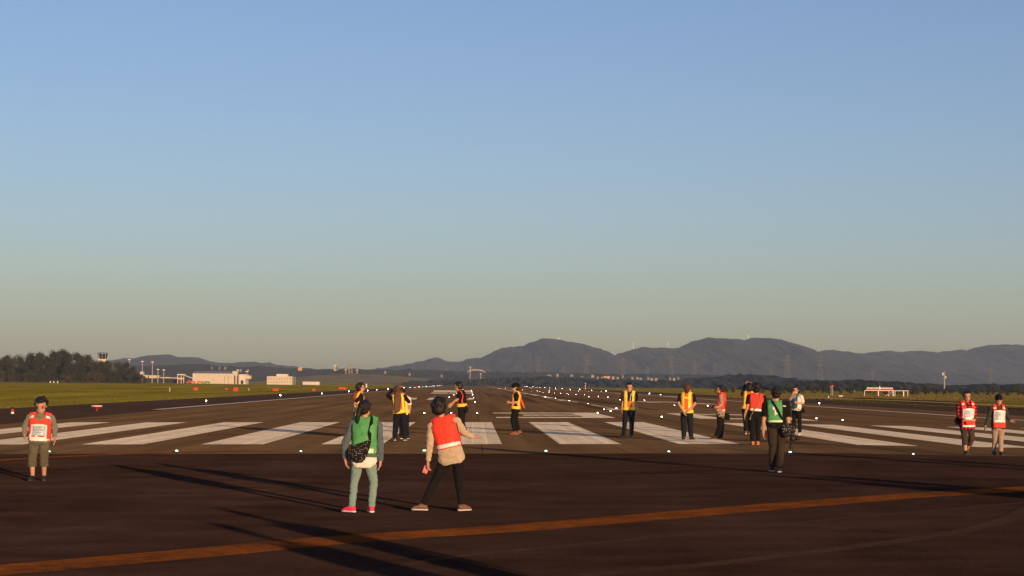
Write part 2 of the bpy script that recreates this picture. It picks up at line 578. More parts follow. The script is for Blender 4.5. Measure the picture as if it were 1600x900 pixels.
def ridge(name, prof, D, front, back, mat, step=3.0, rough=2.0, rs=40.0, gully=0.12, nd=14, kind='structure', label=None):
    x0, x1 = prof[0][0], prof[-1][0]
    cols = int((x1 - x0) / step) + 1
    vs, fs = [], []
    for i in range(cols):
        px = x0 + (x1 - x0) * i / (cols - 1)
        p = at(px, interp(prof, px), D)
        for j in range(nd + 1):
            if j <= nd * 0.7:
                t = j / (nd * 0.7); yy = D - front * (1 - t); sh = math.sin(t * math.pi / 2) ** 1.15
            else:
                t = (j - nd * 0.7) / (nd * 0.3); yy = D + back * t; sh = math.cos(min(1, t) * math.pi / 2)
            xx = p.x * (1 - 0.0 * t)
            zz = -1.5 + (p.z + 1.5) * sh
            if 0 < j < nd:
                zz += gully * (p.z + 1.5) * fbm(xx / (rs * 5), yy / (rs * 7), 3.1) * math.sin(math.pi * min(1, sh)) + rough * fbm(xx / rs, yy / rs, 7.7)
            vs.append((xx, yy, zz))
    for i in range(cols - 1):
        for j in range(nd):
            a = i * (nd + 1) + j
            fs.append((a, a + nd + 1, a + nd + 2, a + 1))
    o = MB().add(vs, fs).build(name, mat, smooth=False)
    return tag(o, label, "wood" if label else None, kind=kind)


m_hill = M("hill_forest", (0.017, 0.023, 0.020), 0.95, 0.35, 0.006, diff=1.0)
m_wood = M("woodland", (0.016, 0.019, 0.011), 0.95, 0.45, 0.05, diff=1.0)
m_slope = M("slope_grass", (0.060, 0.052, 0.018), 0.95, 0.4, 0.012, diff=1.0)
H1 = [(560, 582), (600, 577), (640, 570), (665, 565), (680, 560), (690, 561), (700, 565), (717, 567), (730, 561), (750, 560), (775, 548), (800, 543), (817, 543), (830, 535), (845, 530), (870, 532), (885, 535), (905, 539), (920, 545), (935, 550), (948, 557), (957, 557), (972, 550), (1000, 544), (1020, 545), (1040, 545), (1060, 544), (1075, 537), (1095, 529), (1115, 530), (1135, 532), (1155, 536), (1165, 533), (1180, 528.5), (1195, 533), (1215, 541), (1235, 549), (1250, 554), (1270, 556), (1300, 562), (1340, 570), (1400, 578)]
H2 = [(1180, 575), (1220, 564), (1250, 556), (1270, 553), (1290, 547), (1310, 551), (1333, 556), (1360, 550), (1385, 549), (1405, 551), (1425, 549), (1445, 553), (1465, 552), (1485, 548), (1505, 552), (1520, 545), (1540, 540), (1580, 540), (1610, 543), (1660, 548), (1720, 556)]
H3 = [(120, 575), (170, 568), (195, 564), (215, 560), (235, 560), (245, 557), (265, 554), (285, 560), (303, 558), (320, 563), (335, 565), (360, 568), (385, 566), (405, 566), (420, 568), (440, 571), (460, 574), (490, 577), (540, 580)]
ridge("hill_range", H2, 6900, 1500, 900, m_hill, 2.5, 6, 44, 0.12, nd=24)
ridge("hill_range", H1, 6300, 1800, 800, m_hill, 2, 6, 34, 0.13, nd=24)
ridge("hill_range", H3, 5600, 1200, 700, m_hill, 2, 5, 32, 0.18)
W1 = [(-120, 580), (0, 578), (150, 575), (200, 572), (240, 571.5), (300, 570.5), (320, 569), (345, 572), (380, 574), (410, 573), (440, 575), (500, 577.5), (560, 577), (600, 578), (640, 577.5), (690, 579), (720, 580.5), (760, 581), (800, 582), (850, 582.5), (900, 583), (960, 584.5), (1020, 585), (1080, 586), (1140, 588), (1230, 592), (1320, 597), (1420, 602)]
ridge("far_woodland", W1, 2700, 500, 300, m_wood, 2.0, 2.2, 14, 0.1, kind='stuff', label="dark wooded rise running below the blue hills")
G1 = [(425, 597), (450, 592.5), (490, 588), (530, 585.5), (570, 585), (620, 588), (680, 593), (730, 598), (760, 600)]
ridge("grassy_slope", G1, 2000, 520, 200, m_slope, 3.0, 1.0, 40, 0.1)
W2 = [(640, 597), (700, 594), (760, 592), (800, 590.5), (850, 590), (900, 592), (950, 594), (1000, 595), (1050, 595), (1090, 592.5), (1125, 588), (1150, 586), (1170, 586.5), (1200, 589), (1230, 592), (1260, 597), (1300, 601), (1340, 604)]
W3 = [(1180, 602), (1215, 599), (1245, 596.5), (1275, 595), (1310, 595.5), (1345, 594.5), (1380, 596), (1410, 598.5), (1440, 600), (1465, 603), (1485, 604), (1500, 601), (1530, 600.5), (1560, 602), (1600, 600), (1640, 598), (1700, 598)]
ridge("far_woodland", W2, 1550, 260, 120, m_wood, 1.0, 2.2, 7, 0.12, kind='stuff', label="dark wooded belt behind the runway's far end")
ridge("far_woodland", W3, 980, 120, 100, m_wood, 1.0, 1.2, 4.5, 0.12, kind='stuff', label="dark wooded belt behind the striped antenna platform")


# ------------------------------------------------------------------ trees
m_leaf = [M("leaf_dark", (0.022, 0.025, 0.008), 0.8, 0.45, 0.5, diff=0.5), M("leaf_mid", (0.030, 0.032, 0.010), 0.8, 0.45, 0.5, diff=0.5), M("leaf_brown", (0.046, 0.040, 0.014), 0.8, 0.4, 0.5, diff=0.5)]
m_bark = M("bark", (0.09, 0.065, 0.045), 0.9, 0.3, 3)


def tree_meshes(seed, h, cw, leaf, nleaf, trunk_frac=0.28, lobes=9):
    r = random.Random(seed)
    tr = MB()
    tw = h * 0.018 + 0.05
    top = Vector((r.uniform(-.05, .05) * h, r.uniform(-.05, .05) * h, h * 0.72))
    tr.tube((0, 0, -0.6), (top.x * .4, top.y * .4, h * .36), tw, tw * .75, 7)
    tr.tube((top.x * .4, top.y * .4, h * .35), top, tw * .75, tw * .25, 7)
    vs, fs = [], []
    cl = []
    for k in range(lobes):
        an = r.uniform(0, 6.28); zz = r.uniform(trunk_frac, 0.93)
        wdt = math.sin(math.pi * (0.12 + 0.80 * (zz - trunk_frac) / (1 - trunk_frac))) ** 0.7
        rr = cw / 2 * wdt * r.uniform(.25, .75)
        c = Vector((math.cos(an) * rr, math.sin(an) * rr, zz * h))
        cl.append((c, cw * r.uniform(.17, .30)))
        tr.tube((top.x * zz * .8, top.y * zz * .8, max(.1, zz - .14) * h), c, tw * .3, tw * .1, 5)
    cl.append((Vector((top.x, top.y, h * .9)), cw * .2))
    for q in range(nleaf):
        c, rad = r.choice(cl)
        d = Vector((r.gauss(0, 1), r.gauss(0, 1), r.gauss(0, .8)))
        d = d.normalized() * rad * r.random() ** 0.45
        p = c + d
        nrm = (d.normalized() + Vector((r.uniform(-.7, .7), r.uniform(-.7, .7), r.uniform(-.2, .9)))).normalized()
        u = nrm.orthogonal().normalized(); v = nrm.cross(u)
        a = r.uniform(0, 3.14); u, v = u * math.cos(a) + v * math.sin(a), v * math.cos(a) - u * math.sin(a)
        s = leaf * r.uniform(.6, 1.3)
        b = len(vs)
        vs += [p - u * s * .5, p + v * s * .33, p + u * s * .5, p - v * s * .33]
        fs.append((b, b + 1, b + 2, b + 3))
    me = bpy.data.meshes.new("crown"); me.from_pydata([tuple(x) for x in vs], [], fs)
    return me, tr.mesh("trunk")


def tree_proto(name, seed, h, cw, leaf, nleaf, mat, tf=0.28, lobes=9):
    cme, tme = tree_meshes(seed, h, cw, leaf, nleaf, tf, lobes)
    root = empty(name, (0, 0, 0))
    link("crown", cme, mat, root)
    link("trunk", tme, m_bark, root)
    return root


def plant_tree(proto, used, loc, sc, rz, label, cat, group):
    o = proto if proto.name not in used else copy_tree(proto)
    used.add(proto.name)
    o.location = loc; o.scale = sc; o.rotation_euler = (0, 0, rz)
    return tag(o, label, cat, group)


rt = random.Random(11)
used = set()
big = [tree_proto("broadleaf_tree", 20 + k, 10.0, 8.0, 0.6, 2600, m_leaf[k % 2], 0.03, 18) for k in range(5)]
low = [tree_proto("shrub", 40 + k, 4.0, 5.0, 0.5, 800, m_leaf[(k + 1) % 3], 0.05, 8) for k in range(4)]
TOPL = [(-40, 558), (0, 557), (25, 556), (50, 553), (65, 551), (85, 549), (100, 550), (120, 554), (135, 556), (147, 559), (152, 564), (160, 565.5), (175, 566.5), (185, 565.5), (195, 566), (205, 570), (217, 577)]
for row, (D, n, x0, x1, k0) in enumerate(((960, 13, -30, 196, 0.0), (935, 13, -22, 206, 0.12), (905, 12, -26, 212, 0.30))):
    for i in range(n):
        px = x0 + (x1 - x0) * (i + rt.uniform(-.25, .25)) / (n - 1)
        base = gx(px, D + rt.uniform(-8, 8))
        topz = at(px, interp(TOPL, px) + (598 - interp(TOPL, px)) * k0 + rt.uniform(-1.0, 2.0), D).z
        h = max(3.0, topz - base.z)
        s = h / 10.0
        plant_tree(big[rt.randrange(5)], used, base, (max(.75, s * .8), max(.75, s * .8), s), rt.uniform(0, 6.28),
                   "dense dark green tree in the grove under the control tower", "tree", "trees of the grove at left")
for px in (146, 152, 158, 164, 170):
    base = gx(px, 985)
    s = (at(px, 565.5 + rt.uniform(-.6, .8), 985).z - base.z) / 10
    plant_tree(big[rt.randrange(5)], used, base, (s * .8, s * .8, s), rt.uniform(0, 6.28),
               "dense dark green tree in the grove under the control tower", "tree", "trees of the grove at left")
for i in range(24):
    px = -25 + 245 * (i + rt.uniform(-.3, .3)) / 23
    D = 880 + rt.uniform(-6, 6)
    base = gx(px, D)
    s = rt.uniform(.9, 1.5) * (0.8 if px > 190 else 1)
    plant_tree(low[rt.randrange(4)], used, base, (s * 1.1, s * 1.1, s), rt.uniform(0, 6.28),
               "low olive green bush at the foot of the grove", "bush", "bushes along the foot of the grove")
TOPR = [(1190, 605), (1215, 602), (1240, 599), (1262, 596), (1290, 596), (1330, 597), (1365, 598), (1400, 600), (1440, 606), (1475, 611), (1500, 607), (1530, 603), (1560, 604), (1590, 600), (1625, 599)]
used2 = set()
rtree = [tree_proto("small_tree", 60 + k, 6.0, 5.2, 0.42, 1100, m_leaf[k % 3], 0.1, 10) for k in range(4)]
rbush = [tree_proto("bush", 70 + k, 2.5, 3.2, 0.34, 520, m_leaf[(k + 1) % 3], 0.03, 7) for k in range(3)]
for i in range(30):
    px = 1185 + 440 * (i + rt.uniform(-.3, .3)) / 29
    D = 640 + rt.uniform(-25, 40)
    base = gx(px, D)
    h = max(1.6, at(px, interp(TOPR, px) + rt.uniform(-1, 2.5), D).z - base.z)
    s = h / 6.0
    plant_tree(rtree[rt.randrange(4)], used2, base, (max(.5, s * .95), max(.5, s * .95), s), rt.uniform(0, 6.28),
               "small dark tree in the row beyond the grass at right", "tree", "trees in the row at right")
for i in range(34):
    px = 1120 + 500 * (i + rt.uniform(-.4, .4)) / 33
    D = 560 + rt.uniform(-15, 25)
    s = rt.uniform(.45, .85)
    plant_tree(rbush[rt.randrange(3)], used2, gx(px, D), (s * 1.2, s * 1.2, s), rt.uniform(0, 6.28),
               "brownish bush in front of the tree row at right", "bush", "bushes in front of the tree row at right")

# ------------------------------------------------------------------ buildings and masts
m_cream = M("cream_wall", (0.52, 0.47, 0.38), 0.8, 0.10, 0.4)
m_bwhite = M("white_wall", (0.58, 0.54, 0.47), 0.8, 0.10, 0.4)
m_grey_roof = M("grey_roof", (0.22, 0.23, 0.27), 0.6, 0.1, 0.5)
m_glass = M("dark_glass", (0.02, 0.025, 0.03), 0.15, 0, spec=0.6)
m_pane = M("bright_pane", (0.34, 0.27, 0.19), 0.3, 0.2, 3, spec=.5)
m_brown = M("brown_panel", (0.12, 0.06, 0.05), 0.7, 0.1, 1)
m_blue_dark = M("dark_blue_wall", (0.03, 0.035, 0.07), 0.8, 0.1, 1)
m_green_dark = M("dark_green_wall", (0.025, 0.03, 0.02), 0.8, 0.2, 1)
m_steel = M("galvanised_steel", (0.42, 0.42, 0.40), 0.5, 0.1, 2, metal=0.3)
m_pole = M("pale_pole", (0.5, 0.5, 0.48), 0.6, 0.1, 1)
m_red = M("red_paint", (0.50, 0.035, 0.02), 0.6, 0.1, 3)
m_wht = M("white_paint", (0.78, 0.76, 0.72), 0.6, 0.06, 3)
m_orange = M("orange_board", (0.50, 0.050, 0.014), 0.6, 0.1, 3)
m_cargo_orange = M("orange_tarp", (0.55, 0.14, 0.04), 0.7, 0.2, 1)
m_cargo_green = M("green_tarp", (0.10, 0.26, 0.10), 0.7, 0.2, 1)
m_tan = M("tan_wall", (0.45, 0.42, 0.30), 0.8, 0.1, 0.3)
m_pink = M("pale_orange_wall", (0.55, 0.30, 0.18), 0.8, 0.1, 0.3)
m_black = M("black_plastic", (0.012, 0.012, 0.013), 0.5, 0.1, 10)


class Plan:
    """local metres for something measured in photo pixels at distance Y: X(px), Z(py) relative to the base point"""
    def __init__(s, px, Y, py_base=None):
        s.g = gx(px, Y)
        s.Y, s.px = Y, px
        s.m = Y / F_PX
        s.zb = s.g.z
    def X(s, px): return (px - s.px) * s.m
    def Z(s, py, px=None):
        return at(s.px if px is None else px, py, s.Y).z - s.zb


# narrow service road in front of the grove and hangar
m_road = ground_mat("pale_road", ((0.16, 0.15, 0.12), (0.24, 0.22, 0.18)), s1=0.05, s2=0.5, fine=4, fine_amt=0.2)
ro = MB()
band(ro, [(gx(px, 835).x, 835) for px in range(-60, 560, 6)], 14.0, 0.4)
tag(ro.build("service_road", m_road), kind='structure')

# control tower rising behind the grove
P = Plan(160, 1040)
t = tag(empty("control_tower", P.g), "white airport control tower with dark glazed cab rising behind the grove", "control tower")
b = MB(); zc0, zc1 = P.Z(561), P.Z(552.6)
MB().box((0, 0, (zc0 - .3) / 2 - .3), (P.m * 11, P.m * 11, zc0 + .3)).build("shaft", m_cream, t)
MB().box((0, 0, zc0 - .25), (P.m * 13, P.m * 13, 0.5)).build("gallery", m_bwhite, t)
MB().loft([((0, 0, zc0 + .002), (P.m * 6, 0, 0), (0, P.m * 6, 0)), ((0, 0, zc1), (P.m * 8, 0, 0), (0, P.m * 8, 0))], 8).build("cab_glass", m_glass, t)
mul = MB()
for k in range(8):
    an = 2 * math.pi * k / 8
    mul.tube((P.m * 6.05 * math.cos(an), P.m * 6.05 * math.sin(an), zc0), (P.m * 8.05 * math.cos(an), P.m * 8.05 * math.sin(an), zc1), .13, n=5)
mul.build("mullion", m_steel, t)
MB().lathe((0, 0, zc1), [(P.m * 8.6, 0), (P.m * 8.7, .5), (P.m * 5, .8), (.1, .9)], 8).build("cab_roof", m_grey_roof, t)
MB().tube((0, 0, zc1 + .6), (0, 0, zc1 + 2.2), .08).build("antenna", m_steel, t)
MB().tube((1, 0, zc1 + .6), (1, 0, zc1 + 1.5), .05).build("antenna", m_steel, t)

# long white hangar
P = Plan(343, 960); m_ = P.m
t = tag(empty("hangar", P.g), "long cream hangar with grey roof and a brown striped door", "hangar")
zt, ze = P.Z(580), P.Z(583.5)
x0, x1 = P.X(301), P.X(362.5)
dep = 14.0
MB().box(((x0 + x1) / 2, dep / 2, ze / 2 - .3), (x1 - x0, dep, ze + .6)).build("long_wall", m_cream, t)
rf = MB(); xo = .35
rf.add([(x0 - xo, -.5, ze), (x1 + xo, -.5, ze), (x1 + xo, dep * .3, zt), (x0 + 1.2, dep * .3, zt), (x1 + xo, dep + .5, ze), (x0 - xo, dep + .5, ze), (x1 + xo, dep * .7, zt), (x0 + 1.2, dep * .7, zt)],
       [(0, 1, 2, 3), (3, 2, 6, 7), (7, 6, 4, 5), (0, 3, 7, 5), (1, 4, 6, 2)])
rf.build("roof", m_grey_roof, t)
xg = P.X(383)
MB().box(((x1 + xg) / 2 + .02, dep / 2, P.Z(584.5) / 2 - .3), (xg - x1 - .02, dep, P.Z(584.5) + .6)).build("door_block", m_bwhite, t)
MB().box((P.X(366.5), 1.5, P.Z(582)), (P.X(371) - P.X(362.6), 2.4, 1.5)).build("roof_turret", m_cream, t)
dr = MB(); st = MB()
for k in range(4):
    xa = P.X(365.2) + k * (P.X(374.4) - P.X(365.2)) / 4
    (dr if k % 2 == 0 else st).box((xa + .4, -.1, P.Z(586.2) / 2), (.76, .18, P.Z(586.2)))
door = dr.build("sliding_door", m_brown, t)
st.build("door_leaf", m_cream, door)
MB().box((P.X(378), -.08, P.Z(594) / 2), (1.3, .14, P.Z(594))).build("side_door", m_glass, t)
MB().box((P.X(386.5), 3, P.Z(589)), (P.X(392) - P.X(383) - .06, 5, P.Z(586.5) - P.Z(591.8))).build("wing", M("lit_wing", (0.62, 0.46, 0.30), .8, .1), t)  # warm sunlight on the wing is put into its wall colour
for px in (350.5, 356.5): MB().tube((P.X(px), -.12, 0), (P.X(px), -.12, P.Z(588)), .09, n=6).build("downpipe", m_grey_roof, t)

# open-fronted cargo shed left of the hangar
P = Plan(289, 930)
t = tag(empty("cargo_shed", P.g), "white open fronted cargo shed with a sloping awning left of the hangar", "shed")
za, zm = P.Z(585.8), P.Z(593)
xa, xb = P.X(277), P.X(287.5)
for px in (277.6, 283.0, 287.0): MB().box((P.X(px), 0, za / 2), (.32, .32, za)).build("post", m_bwhite, t)
MB().box(((xa + xb) / 2, 2.2, za + .15), (xb - xa + .3, 5, .5)).build("roof", m_bwhite, t)
MB().box(((xa + xb) / 2, 3.2, za / 2 - .05), (xb - xa - .4, 2.5, za - .1)).build("back_wall", m_brown, t)
MB().box(((xa + xb) / 2, .05, P.Z(591.5)), (xb - xa - .1, .2, .8)).build("balcony", m_cream, t)
aw = MB()
aw.add([(xb + .05, -.6, za), (xb + .05, 4, za), (P.X(300), 4, P.Z(590.5)), (P.X(300), -.6, P.Z(590.5)), (P.X(331), 3, P.Z(592.5)), (P.X(331), -.6, P.Z(592.5)),
        (xb + .05, -.6, za - .25), (xb + .05, 4, za - .25), (P.X(300), 4, P.Z(590.5) - .25), (P.X(300), -.6, P.Z(590.5) - .25), (P.X(331), 3, P.Z(592.5) - .25), (P.X(331), -.6, P.Z(592.5) - .25)],
       [(0, 1, 2, 3), (3, 2, 4, 5), (6, 9, 8, 7), (9, 11, 10, 8), (0, 3, 9, 6), (3, 5, 11, 9), (1, 7, 8, 2), (2, 8, 10, 4), (4, 10, 11, 5), (0, 6, 7, 1)])
aw.build("awning", m_bwhite, t)
for px in (296.5, 308, 318, 329): MB().box((P.X(px), -.4, P.Z(593.3) / 2), (.2, .2, P.Z(593.3))).build("awning_post", m_bwhite, t)
for (px, wpx, mm, lab) in ((294.3, 3.4, m_red, "small red covered cargo cart at the left end under the awning"), (301.5, 6.5, m_cargo_orange, "left one of the two orange covered cargo carts under the awning"), (312.5, 9, m_cargo_orange, "longer orange covered cargo cart beside the green one"), (323.5, 8, m_cargo_green, "green covered cargo cart at the right end of the awning")):
    c = tag(empty("cargo_cart", gx(px, 926)), lab, "cart")
    W = wpx * P.m
    MB().box((0, 0, .85), (W, 1.6, .95), taper=.94).build("cover", mm, c)
    MB().box((0, 0, .33), (W, 1.5, .08)).build("bed", m_steel, c)
    for sx in (-.36, .36): MB().tube((W * sx, -.6, .2), (W * sx, .6, .2), .2, n=10).build("wheel", m_black, c)

# low terminal with lamp masts left of the shed
P = Plan(247, 1000)
t = tag(empty("terminal_building", P.g), "low dark terminal block with pale rooftop rooms behind the lamp masts", "building")
MB().box((P.X(241), 4, P.Z(591) / 2 - .3), (P.X(267) - P.X(215), 8, P.Z(591) + .6)).build("wall", m_green_dark, t)
MB().box((P.X(271.6), 4, P.Z(591.2) / 2 - .3), (P.X(276.3) - P.X(267) - .03, 8.2, P.Z(591.2) + .6)).build("blue_wall", m_blue_dark, t)
for (p0, p1, ya, yb) in ((218, 223, 581, 590.9), (223.2, 230, 586, 590.9), (232, 247.5, 586.5, 590.9), (250, 266, 589.2, 590.9), (267, 276, 589.8, 591)):
    MB().box(((P.X(p0) + P.X(p1)) / 2, 3, (P.Z(ya) + P.Z(yb)) / 2), (P.X(p1) - P.X(p0), 4, P.Z(ya) - P.Z(yb))).build("rooftop_room", m_cream, t)
m_lampglass = M("lamp_glass", (0.8, 0.8, 0.78), 0.3, 0, spec=.6)
for k, (px, py, Y) in enumerate(((201.5, 562, 1010), (221.8, 565, 985), (237.6, 566, 985), (246.5, 577.5, 1000), (255.6, 578.5, 1000), (385.5, 580.5, 945), (371.5, 578.5, 1000))):
    Pm = Plan(px, Y)
    names = ("slim floodlight mast at the grove's right edge", "tallest left floodlight mast beside the pale rooftop room", "tall floodlight mast just right of the tallest one", "short floodlight mast left of its twin before the dark hill", "short floodlight mast right of its twin before the dark hill", "floodlight mast in front of the hangar's orange lit wing", "floodlight mast behind the hangar's gable end")
    t = tag(empty("floodlight_mast", Pm.g), names[k], "lamp mast", "floodlight masts of the apron")
    zt = Pm.Z(py)
    MB().tube((0, 0, -.2), (0, 0, zt), .17, .10, 8).build("pole", m_pole, t)
    MB().box((0, 0, zt + .1), (1.3, .5, .35)).build("lamp_head", m_wht, t)
    MB().box((0, -.27, zt + .1), (1.1, .04, .25)).build("lamp_glass", m_lampglass, t)

# white office block and long low building to the right of the hangar
P = Plan(438, 1000)
t = tag(empty("office_block", P.g), "white flat roofed block with a smaller upper storey and outside stair", "building")
z1, z2 = P.Z(588), P.Z(584.4)
MB().box((P.X(436.5), 4, z1 / 2 - .2), (P.X(456) - P.X(417), 8, z1 + .4)).build("wall", m_cream, t)
MB().box((P.X(440), 4, (z1 + z2) / 2 + .002), (P.X(448.5) - P.X(431), 5, z2 - z1)).build("upper_storey", m_bwhite, t)
for k in range(9):
    for zz in (P.Z(592), P.Z(597)):
        f = MB().box((P.X(419.5 + k * 4.2), -.02, zz), (.75, .10, .8)).build("window", m_steel, t)
        MB().box((P.X(419.5 + k * 4.2), -.09, zz), (.6, .05, .65)).build("pane", m_pane, f)
b = MB()
for px in (457, 461): b.tube((P.X(px), 0, 0), (P.X(px), 0, P.Z(589)), .12, n=6)
for py in (590, 594, 598): b.box((P.X(459), .2, P.Z(py)), (1.5, 1.2, .15))
b.build("outside_stair", m_steel, t)
P = Plan(486, 1060)
t = tag(empty("long_shed", P.g), "long low plain white shed right of the office block", "shed")
MB().box((0, 2, P.Z(596.6) / 2 - .2), (26 * P.m, 4, P.Z(596.6) + .4)).build("wall", m_bwhite, t)
MB().box((0, 2, P.Z(596.2)), (26.6 * P.m, 4.4, .2)).build("roof", m_grey_roof, t)

# far houses, silo, arched hall
def house(px, py, Y, wpx, hpx, wall, lab, roofm=m_grey_roof, name="house"):
    s = Y / F_PX
    top = at(px, py, Y)
    g = Vector((top.x, Y, top.z - hpx * s))
    t = tag(empty(name, g), lab, "house", "houses of the far town")
    W, H = wpx * s, hpx * s
    MB().box((0, 0, H * .35 - 1), (W, W * .7, H * .7 + 2)).build("wall", wall, t)
    MB().loft([((0, 0, H * .7), (W * .56, 0, 0), (0, W * .40, 0)), ((0, 0, H), (W * .5, 0, 0), (0, .15, 0))], 4, p=1.2).build("roof", roofm, t)
    return t
hs = random.Random(5)
m_hw = M('house_wall', (0.20, 0.19, 0.18), .8, .1, .3)
m_hc = M('house_wall_cream', (0.30, 0.26, 0.20), .8, .1, .3)
hl = [(926, 585.5, 4), (934, 588, 3), (941, 588.5, 4), (958, 588, 4), (973, 586.5, 2.5), (988, 588.6, 4), (996, 589, 3), (1001, 590, 4), (1013, 589, 3), (1018, 590.5, 4), (1025, 590.5, 5), (1047, 590, 3), (1053, 590.5, 3.5), (1060, 589, 2.5), (858, 585.5, 7), (871, 584, 3), (893, 585, 4), (909, 588, 4), (965, 589, 3), (331, 572.5, 1.6), (343, 572.9, 1.6), (352, 573.2, 2), (376, 576.6, 3), (388, 576.5, 2), (602, 579.5, 2), (640, 583, 3), (690, 585.5, 3)]
for i, (px, py, wd) in enumerate(hl):
    house(px, py, 2250 if px > 700 else 2150, wd, hs.uniform(1.5, 2.3), m_hw if i % 3 else m_hc, "tiny pale house of the town under the hills")
house(948, 587.6, 2200, 9, 2.4, m_pink, "longest salmon coloured building of the far town", m_cream, "town_hall")
house(469, 573.8, 2150, 6, 2.6, m_pink, "orange house on the dark ridge above the office block", m_cream)
P = Plan(524.6, 2500)
t = tag(empty("water_tower", P.g), "pale yellow square tower standing alone on the ridge left of centre", "tower")
MB().box((0, 0, P.Z(571) / 2), (6 * P.m, 6 * P.m, P.Z(571)), taper=1.0).build("tank", m_tan, t)
MB().box((0, 0, P.Z(570.4)), (6.6 * P.m, 6.6 * P.m, .8)).build("cap", m_cream, t)
for k, (px, py) in enumerate(((540, 573), (545.3, 564.5), (549.5, 569), (557.5, 574))):
    P = Plan(px, 2450)
    MBt = MB().tube((0, 0, 0), (0, 0, P.Z(py)), 1.1, .7, 8).box((0, 0, P.Z(py) - 4), (3.2, 3.2, 2.2))
    tag(MBt.build("factory_chimney", m_hc, loc=P.g), ("short pale chimney left of the factory's tallest", "tallest pale chimney right of the yellow tower", "pale chimney just right of the tallest", "squat pale chimney at the factory's right end")[k], "chimney", "factory chimneys on the ridge")
P = Plan(744, 2350)
t = tag(empty("arched_hall", P.g), "wide hall with a pale arched roof beyond the runway's end", "hall")
zb, ztop, W = P.Z(583.5), P.Z(578.6), 13 * P.m
MB().box((0, 8, zb / 2 - 2), (W * 2, 16, zb + 4)).build("wall", m_blue_dark, t)
ar = MB(); vs = []
N_ = 14
for k in range(N_ + 1):
    x = -W * 1.05 + 2.1 * W * k / N_
    zz = zb + .05 + (ztop - zb) * math.sqrt(max(0, 1 - (x / (W * 1.06)) ** 2))
    vs += [(x, -1, zz), (x, 17, zz), (x, -1, zz + 1.2), (x, 17, zz + 1.2)]
fs = []
for k in range(N_):
    a = 4 * k
    fs += [(a, a + 4, a + 5, a + 1), (a + 2, a + 3, a + 7, a + 6), (a, a + 2, a + 6, a + 4), (a + 1, a + 5, a + 7, a + 3)]
fs += [(0, 1, 3, 2), (4 * N_, 4 * N_ + 2, 4 * N_ + 3, 4 * N_ + 1)]
ar.add(vs, fs).build("arched_roof", m_tan, t)
for k, px in enumerate((734.5, 751)):
    P = Plan(px, 2330)
    tag(MB().tube((0, 0, 0), (0, 0, P.Z(573.5 if k == 0 else 584)), .45, .3, 6).box((0, 0, P.Z(573.5 if k == 0 else 584)), (2.6, .8, .8)).build("lamp_pole", m_pole, loc=P.g), ("tall thin lamp pole at the arched hall's left end", "short thin lamp pole before the arched hall")[k], "pole")

# pylons against the hills
def pylon_mesh():
    b = MB(); H = 50.0
    def wd(z): return 4.6 * (1 - z / H) ** 1.3 + .7
    lv = [0, 8, 16, 23, 29, 34, 38, 42, 46, 50]
    for sx in (-1, 1):
        for sy in (-1, 1):
            for a, c in zip(lv, lv[1:]):
                b.tube((sx * wd(a), sy * wd(a), a), (sx * wd(c), sy * wd(c), c), .26, n=4)
    for a, c in zip(lv, lv[1:]):
        for s in (-1, 1):
            b.tube((-wd(a), s * wd(a), a), (wd(c), s * wd(c), c), .12, n=4); b.tube((wd(a), s * wd(a), a), (-wd(c), s * wd(c), c), .12, n=4)
    for z, l in ((34, 8), (40, 7), (46, 5.5)):
        b.tube((-l, 0, z), (l, 0, z), .35, n=4); b.tube((-l, 0, z), (0, 0, z + 2), .2, n=4); b.tube((l, 0, z), (0, 0, z + 2), .2, n=4)
    return b.mesh("pylon")
pme = pylon_mesh()
m_pylon = M('pylon_steel', (0.11, 0.11, 0.11), .8, 0)
for i, (px, py) in enumerate(((841, 556), (880, 572), (916, 554), (974, 559), (1012, 572), (1049, 556), (1086, 561), (1117, 566), (1205, 573), (1230, 553), (1282, 554), (1363, 577), (1548, 573), (697, 571), (806, 569))):
    P = Plan(px, 3300)
    o = link("power_pylon", pme, m_pylon, loc=P.g)
    s = max(.5, P.Z(py) / 50)
    o.scale = (s, s, s)
    tag(o, "faint pale lattice pylon against the blue hills", "pylon", "power pylons below the hills")
for (px, pt, pb, D) in ((989.5, 535.5, 546, 6300), (1043.5, 535, 546, 6300), (1169.5, 523, 534, 6300), (873, 527, 533, 6300), (1189, 529, 534, 6300), (1195.5, 531.5, 536, 6300), (850, 529, 533, 6300), (862, 529.5, 534, 6300)):
    s = D / F_PX
    g = at(px, pb, D)
    tag(MB().tube((0, 0, -20), (0, 0, (pb - pt) * s), 1.3, .8, 6).box((0, 0, (pb - pt) * s - 4), (3.4, 3.4, 4)).build("hilltop_mast", m_wht, loc=g), "thin transmitter mast standing on the hill crest", "mast", "transmitter masts on the hilltops")

# right-hand side: antenna platform, poles, markers
P = Plan(1384, 430)
t = tag(empty("antenna_platform", P.g), "steel platform with a red and white striped antenna bar and a stair", "antenna platform")
zd = P.Z(610.8)
for px in (1350.5, 1372.3, 1388.5, 1395.6, 1398.5, 1412, 1418.6):
    MB().box((P.X(px), 0, zd / 2 - .2), (.11 if px not in (1372.3, 1395.6, 1412) else .2, .14, zd + .4)).build("post", m_steel, t)
MB().box((P.X(1384.5), 0, zd + .06), (P.X(1419) - P.X(1350), 1.2, .12)).build("deck", m_steel, t)
MB().box((P.X(1374), -.1, P.Z(609.1)), (P.X(1396) - P.X(1352), .5, .30)).build("red_beam", m_red, t)
za = P.Z(606.6)
for k in range(18):
    xx = P.X(1353.5) + (P.X(1395) - P.X(1353.5)) * (k + .5) / 18
    MB().box((xx, -.12, za), ((P.X(1395) - P.X(1353.5)) / 18 * .62, .4, .30)).build("antenna_element", m_wht, t)
